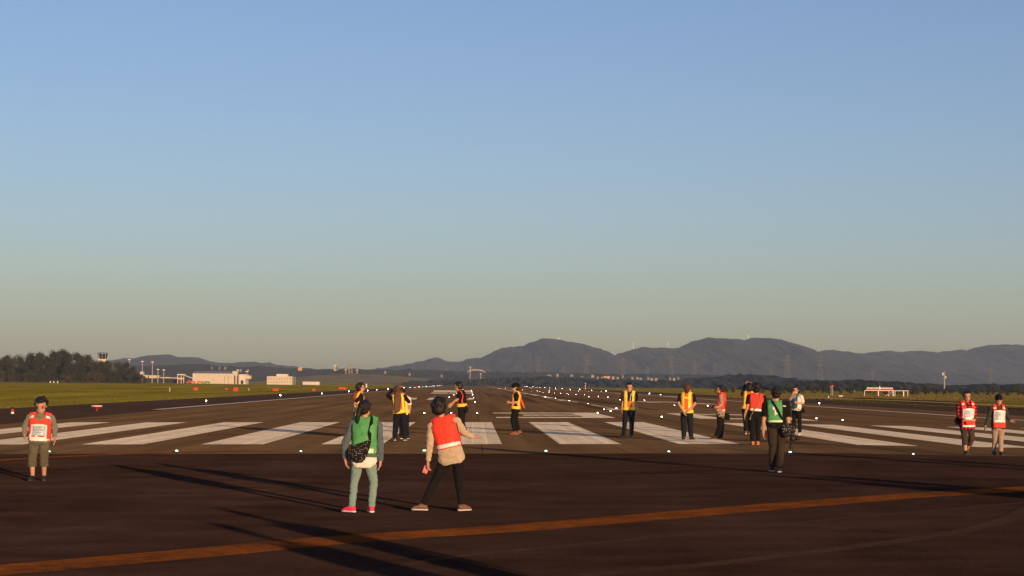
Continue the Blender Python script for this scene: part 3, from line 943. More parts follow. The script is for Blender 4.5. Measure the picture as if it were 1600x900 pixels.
MB().box((P.X(1374.3), -.1, P.Z(606)), (.35, .55, .8), taper=.4).build("centre_box", m_wht, t)
MB().tube((P.X(1374.3), -.1, P.Z(604)), (P.X(1374.3), -.1, P.Z(598)), .045, n=6).build("aerial", m_red, t)
b = MB()
for sy in (-.35, .35):
    b.tube((P.X(1381), sy - .9, 0), (P.X(1395), sy - .9, zd), .06, n=6)
for k in range(7):
    b.box((P.X(1381 + 2 * k + 1), -.9, zd * (k + .5) / 7), (.25, .7, .05))
b.build("stair", m_steel, t)
P = Plan(1299, 440)
t = tag(empty("obstacle_beacon", P.g), "pair of pale posts topped with red obstacle lamps right of the phone user", "beacon")
for (px, py) in ((1298.4, 604), (1301, 602.6)):
    MB().tube((P.X(px), 0, -.2), (P.X(px), 0, P.Z(py)), .06, n=8).build("post", m_pole, t)
    MB().box((P.X(px), 0, P.Z(py)), (.55, .3, .26)).build("lamp_head", m_red, t)
def post(px, pt, Y, rad, mat, lab, name="marker_post", cat="post", cap=None):
    P = Plan(px, Y)
    b = MB().tube((0, 0, -.15), (0, 0, P.Z(pt)), rad, rad, 10)
    b.tube((0, 0, P.Z(pt) + .002), (0, 0, P.Z(pt) + rad * .9), rad * 1.25, rad * .7, 10)
    return tag(b.build(name, mat, loc=P.g), lab, cat)
post(1335.5, 610, 440, .07, m_pole, "thin grey post left of the antenna platform")
post(1294.6, 619.5, 330, .09, m_wht, "short white marker post in the grass left of the red beacon")
P = Plan(1313.5, 400)
tag(MB().box((0, 0, P.Z(618.4) / 2), (.95, .4, P.Z(618.4)), taper=.9).box((0, -.02, P.Z(618.4) + .03), (1.05, .5, .06)).build("marker_box", m_wht, loc=P.g), "low white box in the grass right of the red beacon", "box")
P = Plan(914.6, 640)
t = tag(empty("banded_pole", P.g), "slim red and white banded pole beside the dark woodland", "pole")
z0 = P.Z(598.2)
for k in range(6): MB().tube((0, 0, z0 * k / 6 + .002), (0, 0, z0 * (k + 1) / 6), .13, n=10).build("white_band" if k % 2 else "red_band", m_wht if k % 2 else m_red, t)
P = Plan(1475.4, 700)
t = tag(empty("utility_pole", P.g), "tall weathered utility pole with boxes standing alone above the bushes at right", "pole")
m_conc = M("weathered_concrete", (0.30, 0.27, 0.21), 0.9, 0.2, 1)
MB().tube((0, 0, -.3), (0, 0, P.Z(580.5)), .36, .24, 10).build("pole", m_conc, t)
MB().box((-.55, 0, P.Z(584.5)), (.5, .4, 1.1)).box((.5, 0, P.Z(589)), (.5, .4, .7)).build("equipment_box", m_pole, t)
MB().tube((-1.0, 0, P.Z(591)), (1.0, 0, P.Z(591)), .07, n=6).build("crossarm", m_steel, t)

# left-hand side: red bowl lamp, orange boards, marker posts
p = gp(151, 642)
s = p.y / F_PX
t = tag(empty("bowl_beacon", p), "shallow red bowl shaped beacon with a white rim beside the left pavement edge", "beacon")
MB().tube((0, 0, -.02), (0, 0, .12), .05, .04, 10).build("stem", m_red, t)
MB().lathe((0, 0, .10), [(.04, 0), (.13, .03), (.30, .12), (.36, .17), (.355, .20), (.2, .19)], 24).build("bowl", m_red, t)
MB().lathe((0, 0, .292), [(.30, 0), (.365, .01), (.37, .05), (.34, .065), (.1, .07)], 24).build("rim", m_wht, t)
p = gp(19.5, 646.5)
t = tag(empty("red_lamp", p), "small red lamp with a black cap near the left picture edge", "lamp")
MB().lathe((0, 0, 0), [(.09, 0), (.09, .10), (.05, .12)], 14).build("foot", m_wht, t)
MB().lathe((0, 0, .12), [(.06, 0), (.10, .05), (.09, .14)], 14).build("globe", m_red, t)
MB().lathe((0, 0, .262), [(.11, 0), (.11, .10), (.04, .14)], 14).build("cap", m_black, t)
for k, (px, py, wpx, hpx, Y, lab) in enumerate(((305.8, 607.6, 6.5, 4.6, 300, "small orange board in the grass below the cargo carts"), (354.2, 607.6, 3.6, 2.4, 330, "tiny orange board between the two larger left boards"), (368.6, 608.2, 7.4, 5.4, 300, "largest orange board of the left grass, below the hangar door"), (430.8, 609, 9, 3.6, 330, "orange board in the grass below the white office block"), (490.6, 609, 4.2, 3.6, 340, "narrow orange board below the long white shed"), (535.4, 606.8, 11.5, 3.4, 420, "widest flat orange board left of the man in navy"), (626, 604.2, 9, 2.0, 700, "far orange board above the long haired woman"), (654, 604.0, 5, 2.0, 800, "most distant orange board above the red vested boy"))):
    P = Plan(px, min(2 * Y, gp(px, py + hpx / 2 + 0.5).y))
    t = tag(empty("marker_board", P.g), lab, "board", "orange marker boards on the left grass")
    zt, zb = P.Z(py - hpx / 2), P.Z(py + hpx / 2)
    MB().box((0, 0, (zt + zb) / 2), (wpx * P.m, .12, zt - zb)).build("panel", m_orange, t)
    for sx in (-.35, .35):
        MB().tube((wpx * P.m * sx, .1, -.1), (wpx * P.m * sx, .1, zb + .1), .04, n=6).build("leg", m_steel, t)
post(265.4, 606.0, gp(265.4, 612).y, .09, m_cream, "pale marker post in the left grass below the cargo shed")
post(388.8, 607.0, gp(388.8, 610.3).y, .08, m_cream, "small pale marker post right of the largest orange board")
post(572.5, 600.5, 800, .3, m_wht, "far white marker post left of the long haired woman's head")
for px in (78.5, 84, 90):
    P = Plan(px, 850)
    tag(MB().lathe((0, 0, 0), [(.45, 0), (.45, .08), (.25, .1), (.12, .9), (.05, .95)], 10).build("marker_cone", m_wht, loc=P.g), "tiny pale cone in a row at the foot of the grove", "cone", "pale cones at the foot of the grove")

# ------------------------------------------------------------------ airfield lights
def glow(name, col, s):
    m = M(name, (0.8, 0.8, 0.8), 0.3, 0, emit=col, estr=s)
    m.cycles.emission_sampling = 'NONE'
    return m
m_lamp = glow("lamp_white", (1.0, 0.93, 0.82), 26.0)
m_lamp_w = glow("lamp_warm", (1.0, 0.55, 0.30), 9.0)
m_lamp_g = glow("lamp_threshold", (0.42, 1.0, 0.74), 4.0)
m_hous = M("lamp_housing", (0.12, 0.11, 0.10), 0.6, 0.2, 10)


def edge_proto():
    t = empty("edge_light", (0, 0, 0))
    MB().lathe((0, 0, -.02), [(.14, 0), (.14, .05), (.05, .06), (.04, .26), (.06, .27)], 14).build("stem", m_hous, t)
    MB().lathe((0, 0, .252), [(.055, 0), (.066, .03), (.055, .09), (.025, .115)], 14).build("lens", m_lamp, t)
    return t


def inset_proto(name, mat, r):
    t = empty(name, (0, 0, 0))
    MB().lathe((0, 0, 0), [(r * 2.0, 0), (r * 2.0, .015), (r * 1.4, .03)], 16).build("housing", m_hous, t)
    MB().lathe((0, 0, .031), [(r * 1.15, 0), (r, r * .5), (r * .4, r * .8)], 14).build("lens", mat, t)
    return t


def scatter(proto, pts, label, cat, group):
    for i, p in enumerate(pts):
        o = proto if i == 0 else copy_tree(proto)
        o.location = p
        k = (0.8, 1.0, 0.7, 1.1, 0.9)[i % 5]
        o.scale = (k, k, k)
        tag(o, label, cat, group)


def gz(x, y): return Vector((x, y, zg(x, y) + 0.006))
ex = gp(322, 630).x
left = [gp(322, 630.5), gp(438, 621.3), gp(503, 616.8), gp(545, 614.3), gp(574.5, 612.2)]
yy = left[-1].y + 60
while yy < 2000: left.append(gz(ex, yy)); yy += 60
scatter(edge_proto(), left, "white runway edge light on a short stem along the left edge", "runway light", "edge lights on the left")
right = [gp(1280, 633.8), gp(1493, 647.6), gp(1032, 618.2)]
ex = right[0].x
right[1] = gz(ex, gp(1493, 647.6).y)
yy = right[0].y + 120
while yy < 2000: right.append(gz(ex, yy)); yy += 60
scatter(edge_proto(), right, "white runway edge light on a short stem along the right edge", "runway light", "edge lights on the right")
thr = [(77, 707.3), (276, 706.6), (470, 706.6), (663, 706.6), (853, 706.6), (1045, 707.2), (1234.6, 708.6), (1427, 711)]
tp = inset_proto("threshold_light", m_lamp_g, .033)
scatter(tp, [gp(*q) for q in thr], "greenish white inset threshold light in the asphalt before the stripes", "runway light", "threshold lights")
tdz = [(663, 646), (705, 646), (745.6, 646), (969, 625), (950, 621), (935, 620), (920, 620), (913, 617), (900, 617), (888, 617), (886, 615), (876, 615), (866, 614.5), (858, 613), (848.5, 613), (844, 611.6), (840, 611), (832.7, 611), (904, 611), (920, 611), (939.5, 612), (890.5, 610.6), (869, 609), (858, 610), (840.5, 608.3), (822, 609), (816, 609), (810, 609), (830, 606.8), (868, 623), (889.5, 626.5), (852, 620.5), (919, 631), (963, 639), (944, 640.6), (954, 643), (934, 646), (1053.7, 633.6), (1105.7, 634.8), (1034, 652.4), (1007, 625.7), (1275.6, 655), (1316.6, 657), (702, 621.3), (709, 617.2), (713.5, 614.6), (742, 629), (740, 621.6), (738.8, 617.4), (738, 614.6), (737.3, 612.2), (736.6, 610.2), (736.2, 608.6), (717, 612.5), (720, 610.6), (723, 609), (1243, 640), (800, 607.5), (790, 606.8), (780, 606.2), (795, 606.1)]
scatter(inset_proto("inset_light", m_lamp, .037), [gp(*q) for q in tdz], "small bright white light set into the runway surface", "runway light", "inset lights of the runway")
ap = []
for k, px in enumerate((730, 733, 736, 739, 742, 745, 748, 751, 754, 757, 760, 764)):
    P = Plan(px, 2150)
    t = empty("approach_light", P.g)
    MB().tube((0, 0, 0), (0, 0, 1.6), .12, n=6).build("pole", m_hous, t)
    MB().lathe((0, 0, 1.6), [(.2, 0), (.28, .2), (.1, .45)], 10).build("lens", m_lamp_w, t)
    tag(t, "tiny orange glowing lamp in the row at the runway's far end", "runway light", "end lights of the runway")

# ------------------------------------------------------------------ people
LAYER = bpy.context.view_layer.layer_collection.children[COL.name]
LAYER.exclude = True                 # keeps modifier evaluation quick while the figures are made


def fuse(mb, voxel, it=4, amp=0.0, fs=9.0, seed=0.0):
    """voxel-union of overlapping closed solids -> one smooth continuous mesh"""
    me = mb.mesh("tmp")
    o = bpy.data.objects.new("tmp", me)
    SC.collection.objects.link(o)
    r = o.modifiers.new("r", 'REMESH'); r.mode = 'VOXEL'; r.voxel_size = voxel; r.use_smooth_shade = True
    s = o.modifiers.new("s", 'SMOOTH'); s.factor = 0.5; s.iterations = it
    dg = bpy.context.evaluated_depsgraph_get()
    dg.update()
    ev = o.evaluated_get(dg)
    out = bpy.data.meshes.new_from_object(ev)
    bpy.data.objects.remove(o); bpy.data.meshes.remove(me)
    out.materials.clear()
    if amp > 0:
        n_ = len(out.vertices)
        co = np.empty(n_ * 3, np.float32); nn = np.empty(n_ * 3, np.float32)
        out.vertices.foreach_get("co", co); out.vertices.foreach_get("normal", nn)
        co = co.reshape(-1, 3); nn = nn.reshape(-1, 3)
        d = np.array([mnoise.noise(Vector((x * fs, y * fs, z * fs * 1.7 + seed))) + .5 * mnoise.noise(Vector((x * fs * 2.6 + 9, y * fs * 2.6, z * fs * 3 + seed))) for x, y, z in co.tolist()], np.float32)
        co = co + nn * (d * amp)[:, None]
        out.vertices.foreach_set("co", co.ravel())
        out.update()
    out.polygons.foreach_set("use_smooth", [True] * len(out.polygons))
    return out


def cloth(name, col, var=0.12, scale=14, rough=0.9, bump=0.8):
    return M(name, col, rough, var, scale, spec=0.15, bump=bump, bscale=24, diff=0.4)


m_skin = M("skin", (0.46, 0.245, 0.155), 0.55, 0.08, 8, spec=0.35)
m_hair = M("black_hair", (0.010, 0.008, 0.007), 0.45, 0.3, 40, spec=0.4, bump=0.5, bscale=120)
m_hair_brown = M("brown_hair", (0.085, 0.032, 0.014), 0.45, 0.35, 40, spec=0.4, bump=0.5, bscale=120)
m_eye = M("eye_dark", (0.012, 0.009, 0.008), 0.25, 0)
m_lip = M("lip", (0.30, 0.10, 0.08), 0.5, 0)
m_vest_red = cloth("vest_red", (0.80, 0.062, 0.035), 0.10, 8, 0.6)
m_vest_orange = cloth("vest_orange", (0.85, 0.15, 0.025), 0.12, 8, 0.6)
m_vest_green = cloth("vest_green", (0.085, 0.33, 0.11), 0.25, 7, 0.45)
m_band_yel = M("reflective_yellow", (0.86, 0.62, 0.06), 0.4, 0.08, 20)
m_band_wht = M("reflective_white", (0.80, 0.76, 0.70), 0.4, 0.06, 20)
m_band_grn = M("pale_green_band", (0.50, 0.72, 0.42), 0.4, 0.08, 20)
m_paper = M("printed_paper", (0.78, 0.76, 0.72), 0.35, 0.03, 10, spec=0.5)
m_pic = M("printed_picture", (0.24, 0.32, 0.38), 0.35, 0.30, 18, spec=0.5)
m_picl = M("printed_lines", (0.48, 0.53, 0.56), 0.35, 0.15, 30, spec=0.5)
m_navy = cloth("navy_cloth", (0.010, 0.011, 0.019))
m_blackc = cloth("black_cloth", (0.008, 0.008, 0.009))
m_trous = cloth("dark_trousers", (0.0095, 0.009, 0.010))
m_jean = cloth("dark_denim", (0.012, 0.016, 0.024))
m_denim_jkt = cloth("teal_denim", (0.085, 0.120, 0.130))
m_legging = cloth("sage_leggings", (0.185, 0.285, 0.255), 0.06)
m_beige = cloth("beige_shirt", (0.45, 0.36, 0.25), 0.08)
m_grey = cloth("grey_shirt", (0.17, 0.16, 0.135), 0.12)
m_short = cloth("faded_shorts", (0.10, 0.092, 0.060), 0.35, 9)
m_tanshirt = cloth("tan_shirt", (0.30, 0.25, 0.17))
m_khaki = cloth("khaki_trousers", (0.34, 0.265, 0.185))
m_browntr = cloth("brown_trousers", (0.060, 0.040, 0.030))
m_greybr = cloth("grey_brown_trousers", (0.036, 0.027, 0.021), 0.3, 5)
m_whitec = cloth("white_cloth", (0.72, 0.68, 0.62), 0.06)
m_darkgreen = cloth("dark_green_jacket", (0.040, 0.048, 0.034))
m_redknit = cloth("red_top", (0.20, 0.025, 0.022))
m_shoe_blk = M("black_shoe", (0.018, 0.016, 0.016), 0.5, 0.2, 20)
m_shoe_pink = M("pink_shoe", (0.72, 0.045, 0.11), 0.6, 0.15, 20)
m_shoe_brown = M("brown_shoe", (0.16, 0.085, 0.05), 0.6, 0.25, 20)
m_shoe_tan = M("tan_shoe", (0.45, 0.17, 0.06), 0.6, 0.2, 20)
m_shoe_wht = M("pale_shoe", (0.45, 0.46, 0.40), 0.6, 0.2, 20)
m_sole = M("white_sole", (0.62, 0.58, 0.52), 0.7, 0.1, 20)
m_sole_d = M("dark_sole", (0.05, 0.045, 0.04), 0.7, 0.1, 20)
m_lime = M("lime_strap", (0.20, 0.42, 0.05), 0.7, 0)
m_teal = M("teal_strap", (0.05, 0.42, 0.42), 0.7, 0)
m_hipack = cloth("black_nylon", (0.009, 0.009, 0.010))


def plaid():
    m = cloth("red_plaid", (0.4, 0.03, 0.03), 0)
    n, p, N, L = tex_nodes(m)
    tc = N("ShaderNodeTexCoord")
    sep = N("ShaderNodeSeparateXYZ"); L(tc.outputs["Object"], sep.inputs[0])
    outs = []
    for ax in ("X", "Z"):
        a = N("ShaderNodeMath"); a.operation = 'MULTIPLY'; a.inputs[1].default_value = 70.0; L(sep.outputs[ax], a.inputs[0])
        s = N("ShaderNodeMath"); s.operation = 'SINE'; L(a.outputs[0], s.inputs[0])
        g = N("ShaderNodeMath"); g.operation = 'GREATER_THAN'; g.inputs[1].default_value = 0.0; L(s.outputs[0], g.inputs[0])
        outs.append(g)
    ad = N("ShaderNodeMath"); ad.operation = 'ADD'; L(outs[0].outputs[0], ad.inputs[0]); L(outs[1].outputs[0], ad.inputs[1])
    cr = N("ShaderNodeValToRGB"); cr.color_ramp.interpolation = 'CONSTANT'
    cr.color_ramp.elements[0].color = (0.55, 0.03, 0.03, 1)
    cr.color_ramp.elements[1].position = 0.34; cr.color_ramp.elements[1].color = (0.14, 0.015, 0.03, 1)
    e = cr.color_ramp.elements.new(0.8); e.color = (0.012, 0.010, 0.02, 1)
    h = N("ShaderNodeMath"); h.operation = 'MULTIPLY'; h.inputs[1].default_value = 0.5; L(ad.outputs[0], h.inputs[0]); L(h.outputs[0], cr.inputs[0])
    L(cr.outputs[0], p.inputs["Base Color"])
    return m


def dots(name, base, spot, scale, thr=0.33, randomize=0.0):
    m = cloth(name, base, 0)
    n, p, N, L = tex_nodes(m)
    tc = N("ShaderNodeTexCoord")
    v = N("ShaderNodeTexVoronoi"); v.inputs["Scale"].default_value = scale; v.inputs["Randomness"].default_value = randomize
    mp = N("ShaderNodeMapping"); mp.inputs["Scale"].default_value = (1, 0.0 if randomize < 0.5 else 1, 1)
    L(tc.outputs["Object"], mp.inputs["Vector"]); L(mp.outputs[0], v.inputs["Vector"])
    lt = N("ShaderNodeMath"); lt.operation = 'LESS_THAN'; lt.inputs[1].default_value = thr; L(v.outputs["Distance"], lt.inputs[0])
    mx = N("ShaderNodeMix"); mx.data_type = 'RGBA'
    mx.inputs["A"].default_value = (*base, 1); mx.inputs["B"].default_value = (*spot, 1)
    L(lt.outputs[0], mx.inputs["Factor"]); L(mx.outputs["Result"], p.inputs["Base Color"])
    return m


m_plaid = plaid()
m_dots = dots("spotted_cloth", (0.012, 0.011, 0.012), (0.42, 0.39, 0.35), 40.0, 0.20, 0.35)
m_blotch = dots("blotched_cloth", (0.014, 0.014, 0.015), (0.20, 0.20, 0.19), 26.0, 0.30, 1.0)

WT = [(-.16, .060, .055), (-.05, .088, .066), (0, .095, .068), (.12, .093, .066), (.38, .080, .058), (.55, .085, .060), (.75, .096, .066), (.88, .098, .060), (.95, .075, .050), (1.0, .045, .040), (1.06, .032, .034)]


def wt(t):
    for a, b in zip(WT, WT[1:]):
        if t <= b[0]:
            k = (t - a[0]) / (b[0] - a[0]); k = max(0, k)
            return a[1] + (b[1] - a[1]) * k, a[2] + (b[2] - a[2]) * k
    return WT[-1][1:]


def dirv(a, pitch=0.0):
    a = R(a)
    return Vector((math.sin(a) * math.cos(pitch), math.cos(a) * math.cos(pitch), -math.sin(pitch)))


class Person:
    def __init__(s, name, label, ref, top, yaw, pelvis, neck, head, hh, hyaw, hpitch=0, fat=1.0, voxel=0.009, group=None, Y=None):
        s.ref = ref
        s.g = gp(*ref) if Y is None else gx(ref[0], Y)
        s.m = s.g.y / F_PX
        s.H = (ref[1] - top) * s.m
        s.fat, s.vox = fat * 1.12, voxel
        s.fl = min(1.04, fat)
        s.P, s.N = s.V(pelvis), s.V(neck)
        s.up = (s.N - s.P).normalized(); s.L = (s.N - s.P).length
        f = dirv(yaw)
        s.lat = f.cross(s.up).normalized(); s.fwd = s.up.cross(s.lat).normalized()
        s.hc, s.hh = s.V(head), hh * s.m
        hf = dirv(hyaw, R(hpitch))
        s.hlat = hf.cross(Vector((0, 0, 1))).normalized(); s.hf = hf; s.hup = s.hlat.cross(hf).normalized()
        s.name, s.label, s.group = name, label, group
        s.arms, s.legs = [], []
        s.seed = ref[0] * .37
    def V(s, q):
        return Vector(((q[0] - s.ref[0]) * s.m, q[2] if len(q) > 2 else 0.0, (s.ref[1] - q[1]) * s.m))
    def tp(s, x, t, side, off=0.0, flat=1.0):
        """a point on the torso surface; x in H units, t up the spine"""
        W, D = wt(min(t, .93)); W = W * s.H * s.fat + off; D = D * s.H * s.fat + off
        xx = x * s.H
        y = D * max(0.03, 1 - min(1, abs(xx / W)) ** 2.4) ** (1 / 2.4) * flat
        return s.P + s.lat * xx + s.up * (t * s.L) + s.fwd * (side * y)
    def arm(s, side, elbow, wrist, tip, curl=25, palm=None):
        s.arms.append((side, s.V(elbow), s.V(wrist), s.V(tip), curl, palm)); return s
    def leg(s, side, knee, ankle_px, ady, fyaw, lift=0.0, fp=0.0):
        H = s.H
        an = Vector(((ankle_px - s.ref[0]) * s.m, ady, .052 * H + lift))
        s.legs.append((side, s.V(knee), an, fyaw, fp, lift)); return s
    def shoulder(s, side): return s.P + s.up * (.895 * s.L) + s.lat * (side * .104 * s.H * s.fat)
    def hip(s, side): return s.P + s.lat * (side * .048 * s.H * s.fat) - s.up * (.01 * s.H)
    def hp(s, x, y, z): return s.hc + (s.hlat * x + s.hf * y + s.hup * z) * s.hh
    def torso(s, mb, t0, t1, k, off):
        ts = [t0 + (t1 - t0) * i / 12 for i in range(13)]
        rings = []
        for t in ts:
            W, D = wt(t)
            rings.append((s.P + s.up * (t * s.L), s.lat * (W * s.H * s.fat * k + off), s.fwd * (D * s.H * s.fat * k + off)))
        mb.loft(rings, 24, p=2.4)

    def hand(s, mb, side, wr, tip, curl, palm):
        d = (tip - wr).normalized(); ln = s.H * .104
        n = palm if palm is not None else (s.lat * -side)
        n = (n - d * n.dot(d))
        if n.length < .05: n = s.fwd - d * s.fwd.dot(d)
        n.normalize()
        a = d.cross(n).normalized()
        th = a if a.dot(s.fwd) + .3 * a.z > 0 else -a
        pw = ln * .21
        mb.loft([(wr - d * ln * .05, th * pw * .62, n * ln * .12), (wr + d * ln * .2, th * pw * .95, n * ln * .125), (wr + d * ln * .48, th * pw * 1.1, n * ln * .10)], 12)
        for i, (o, l) in enumerate(((.8, .44), (.27, .50), (-.27, .46), (-.8, .36))):
            b = wr + d * ln * .44 + th * pw * o * 1.0
            fd = (d + th * o * .17).normalized()
            c1, c2 = R(curl * .6), R(curl * 1.5)
            p1 = b + (fd * math.cos(c1) + n * math.sin(c1)) * ln * l * .55
            p2 = p1 + (fd * math.cos(c2) + n * math.sin(c2)) * ln * l * .5
            r = ln * .048
            mb.tube(b, p1, r * 1.1, r, 8, dome=True); mb.tube(p1, p2, r, r * .8, 8, dome=True)
        b = wr + d * ln * .14 + th * pw * .8
        p1 = b + (d * .6 + th * .65 + n * .25).normalized() * ln * .25
        p2 = p1 + (d * .85 + th * .2 + n * .3).normalized() * ln * .2
        mb.tube(b, p1, ln * .065, ln * .055, 8, dome=True); mb.tube(p1, p2, ln * .055, ln * .042, 8, dome=True)

    def body(s):
        H, f = s.H, s.fl
        mb = MB()
        s.torso(mb, -.14, 1.0, .90, 0)
        mb.tube(s.P + s.up * (.9 * s.L), s.hp(0, -.06, -.20), .036 * H * f, .030 * H, 12, dome=True)
        hl, hf, hu, hh = s.hlat, s.hf, s.hup, s.hh
        mb.ell(s.hp(0, -.04, .12), (hl * .305 * hh, hf * .40 * hh, hu * .37 * hh), n=20, m=14)
        mb.ell(s.hp(0, .08, -.20), (hl * .245 * hh, hf * .29 * hh, hu * .30 * hh), n=18, m=12)
        mb.tube(s.hp(0, .34, .03), s.hp(0, .41, -.10), .032 * hh, .052 * hh, 8, dome=True)
        mb.ell(s.hp(0, .33, -.235), (hl * .12 * hh, hf * .06 * hh, hu * .05 * hh))
        for k in (-1, 1):
            mb.ell(s.hp(k * .305, -.03, -.02), (hl * .035 * hh, hf * .075 * hh, hu * .115 * hh), n=10, m=7)
        for (side, el, wr, tip, curl, palm) in s.arms:
            sh = s.shoulder(side)
            mb.tube(s.P + s.up * (.90 * s.L) + s.lat * side * .05 * H, sh, .034 * H * f, .034 * H * f, 12, dome=True)
            mb.tube(sh, el, .031 * H * f, .0235 * H * f, 12, dome=True)
            mid = el.lerp(wr, .3)
            mb.tube(el, mid, .0235 * H * f, .024 * H * f, 12, dome=True)
            mb.tube(mid, wr, .024 * H * f, .0165 * H * f, 12, dome=True)
            s.hand(mb, side, wr, tip, curl, palm)
        for (side, kn, an, fy, fp, lift) in s.legs:
            hp = s.hip(side)
            mb.tube(hp, kn, .048 * H * f, .030 * H * f, 14, dome=True)
            c = kn.lerp(an, .3)
            mb.tube(kn, c, .030 * H * f, .032 * H * f, 14, dome=True)
            mb.tube(c, an, .032 * H * f, .021 * H * f, 14, dome=True)
            fd = dirv(fy)
            mb.tube(an - Vector((0, 0, .018 * H)), an - Vector((0, 0, .026 * H)) + fd * .06 * H, .018 * H, .014 * H, 10, dome=True)
        me = fuse(mb, s.vox, 3)
        o = link(s.name, me, m_skin, loc=s.g)
        tag(o, s.label, "person", s.group)
        s.o = o
        return s
    def face(s, glasses=False):
        hl, hf, hu, hh = s.hlat, s.hf, s.hup, s.hh
        for k in (-1, 1):
            MB().ell(s.hp(k * .14, .318, .0), (hl * .062 * hh, hf * .035 * hh, hu * .030 * hh), n=10, m=7).build("eye", m_eye, s.o, smooth=True)
            MB().ell(s.hp(k * .15, .322, .085), (hl * .085 * hh, hf * .04 * hh, hu * .018 * hh), n=10, m=7).build("eyebrow", m_hair, s.o, smooth=True)
        MB().ell(s.hp(0, .378, -.245), (hl * .10 * hh, hf * .02 * hh, hu * .020 * hh), n=12, m=7).build("mouth", m_lip, s.o, smooth=True)
        return s
    def hair(s, style="short", mat=None, tail=None, low=-.55, face=.40, puff=1.0, tufts=70):
        mat = mat or m_hair
        hh = s.hh
        n, m = 48, 34
        vs, fs = [], []
        c = s.hp(0, -.05, .12)
        for j in range(m + 1):
            th = math.pi * j / m
            for i in range(n):
                ph = 2 * math.pi * i / n
                x, y, z = math.sin(th) * math.cos(ph), math.sin(th) * math.sin(ph), math.cos(th)
                r = 1.0
                if not (z > face or y < .06 or (abs(x) > .80 and y < .28 and z > -.30)): r = .72
                zl = low
                if z < zl and y < .06: r = .72 if z < zl - .14 else .92
                nz = .050 * mnoise.noise(Vector((x * 5 + s.seed, y * 5, z * 5))) + .028 * mnoise.noise(Vector((x * 11, y * 11 + s.seed, z * 11)))
                q = (r + (nz if r > .9 else 0))
                vs.append(c + (s.hlat * x * .342 * puff + s.hf * y * .445 * puff + s.hup * z * .405 * puff) * hh * q)
        for j in range(m):
            for i in range(n):
                k = (i + 1) % n
                fs.append((j * n + i, (j + 1) * n + i, (j + 1) * n + k, j * n + k))
        b = MB().add(vs, fs)
        if style == "bob":
            b.ell(s.hp(0, -.13, .05), (s.hlat * .42 * hh, s.hf * .40 * hh, s.hup * .46 * hh), n=24, m=16)
            b.ell(s.hp(0, -.16, -.16), (s.hlat * .385 * hh, s.hf * .32 * hh, s.hup * .34 * hh), n=24, m=16)
        else:
            b.ell(s.hp(0, -.15, -.08), (s.hlat * .300 * hh, s.hf * .28 * hh, s.hup * .32 * hh), n=24, m=16)
        rr = random.Random(int(s.seed * 100))
        for _ in range(tufts):                     # loose tufts that break the outline
            x, y, z = rr.gauss(0, 1), rr.gauss(-.5, .8), rr.gauss(.4, .8)
            q = Vector((x, y, z)).normalized()
            if q.y > .05 and q.z < face + .1: continue
            if q.z < -.45: continue
            p0 = c + (s.hlat * q.x * .315 * puff + s.hf * q.y * .42 * puff + s.hup * q.z * .38 * puff) * hh
            dr = (s.hlat * (q.x * .35 + rr.uniform(-.25, .25)) + s.hf * (q.y * .35 + rr.uniform(-.2, .3)) + s.hup * (-.55 + .6 * q.z)).normalized()
            b.tube(p0, p0 + dr * hh * rr.uniform(.16, .26), .045 * hh, .016 * hh, 7, dome=True)
        link("hair", fuse(b, max(.006, hh * .028), 2, .003, 40, s.seed), mat, s.o)
        if tail:
            b = MB()
            for (p, q, ra, rb) in tail:
                b.tube(p, q, ra, rb, 12, dome=True)
            link("hair_tail", fuse(b, .007, 3, .006, 24, s.seed), mat, s.o)
        return s
    def cap(s, mat, brim=True):
        hh = s.hh
        b = MB()
        b.ell(s.hp(0, -.04, .20), (s.hlat * .355 * hh, s.hf * .46 * hh, s.hup * .35 * hh), n=20, m=12)
        if brim:
            b.loft([(s.hp(0, .30, .22), s.hlat * .30 * hh, s.hup * .03 * hh), (s.hp(0, .52, .18), s.hlat * .28 * hh, s.hup * .025 * hh), (s.hp(0, .66, .13), s.hlat * .15 * hh, s.hup * .02 * hh)], 12)
        b.build("cap", mat, s.o, smooth=True)
        return s
    def trousers(s, mat, frac=.93, fit=1.0, name="trousers", top=.22):
        H, f = s.H, s.fl
        mb = MB()
        s.torso(mb, -.15, top, 1.04, .006)
        for (side, kn, an, fy, fp, lift) in s.legs:
            hp = s.hip(side)
            mb.tube(hp + Vector((0, 0, .02 * H)), kn, .062 * H * f, .044 * H * f * fit, 16, dome=True)
            end = kn + (an - kn) * frac
            mb.tube(kn, end, .044 * H * f * fit, (.036 if frac > .6 else .046) * H * f * fit, 16)
            mb.ell(kn, (s.lat * .044 * H * f * fit, s.fwd * .044 * H * f * fit, Vector((0, 0, .044 * H * f * fit))))
        link(name, fuse(mb, s.vox, 2, .007, 11, s.seed), mat, s.o)
        return s
    def shirt(s, mat, sleeve="long", hem=-.02, name="shirt", off=.009, loose=1.04, sides=(-1, 1)):
        H, f = s.H, s.fl
        mb = MB()
        s.torso(mb, hem, .985, loose, off)
        for (side, el, wr, tip, curl, palm) in s.arms:
            if side not in sides: continue
            sh = s.shoulder(side)
            mb.tube(s.P + s.up * (.92 * s.L) + s.lat * side * .045 * H, sh, .037 * H * f + off * .4, .038 * H * f + off * .4, 14, dome=True)
            if sleeve == "short":
                mb.tube(sh, sh.lerp(el, .80), .039 * H * f + off * .4, .036 * H * f + off * .5, 14)
                mb.ell(sh, (s.lat * .040 * H, s.fwd * .040 * H, s.up * .040 * H))
            else:
                mb.tube(sh, el, .038 * H * f + off * .4, .031 * H * f + off * .3, 14, dome=True)
                mb.tube(el, el.lerp(wr, .95), .031 * H * f + off * .3, .023 * H * f + off * .3, 14)
                mb.ell(el, (s.lat * .031 * H, s.fwd * .031 * H, s.up * .031 * H))
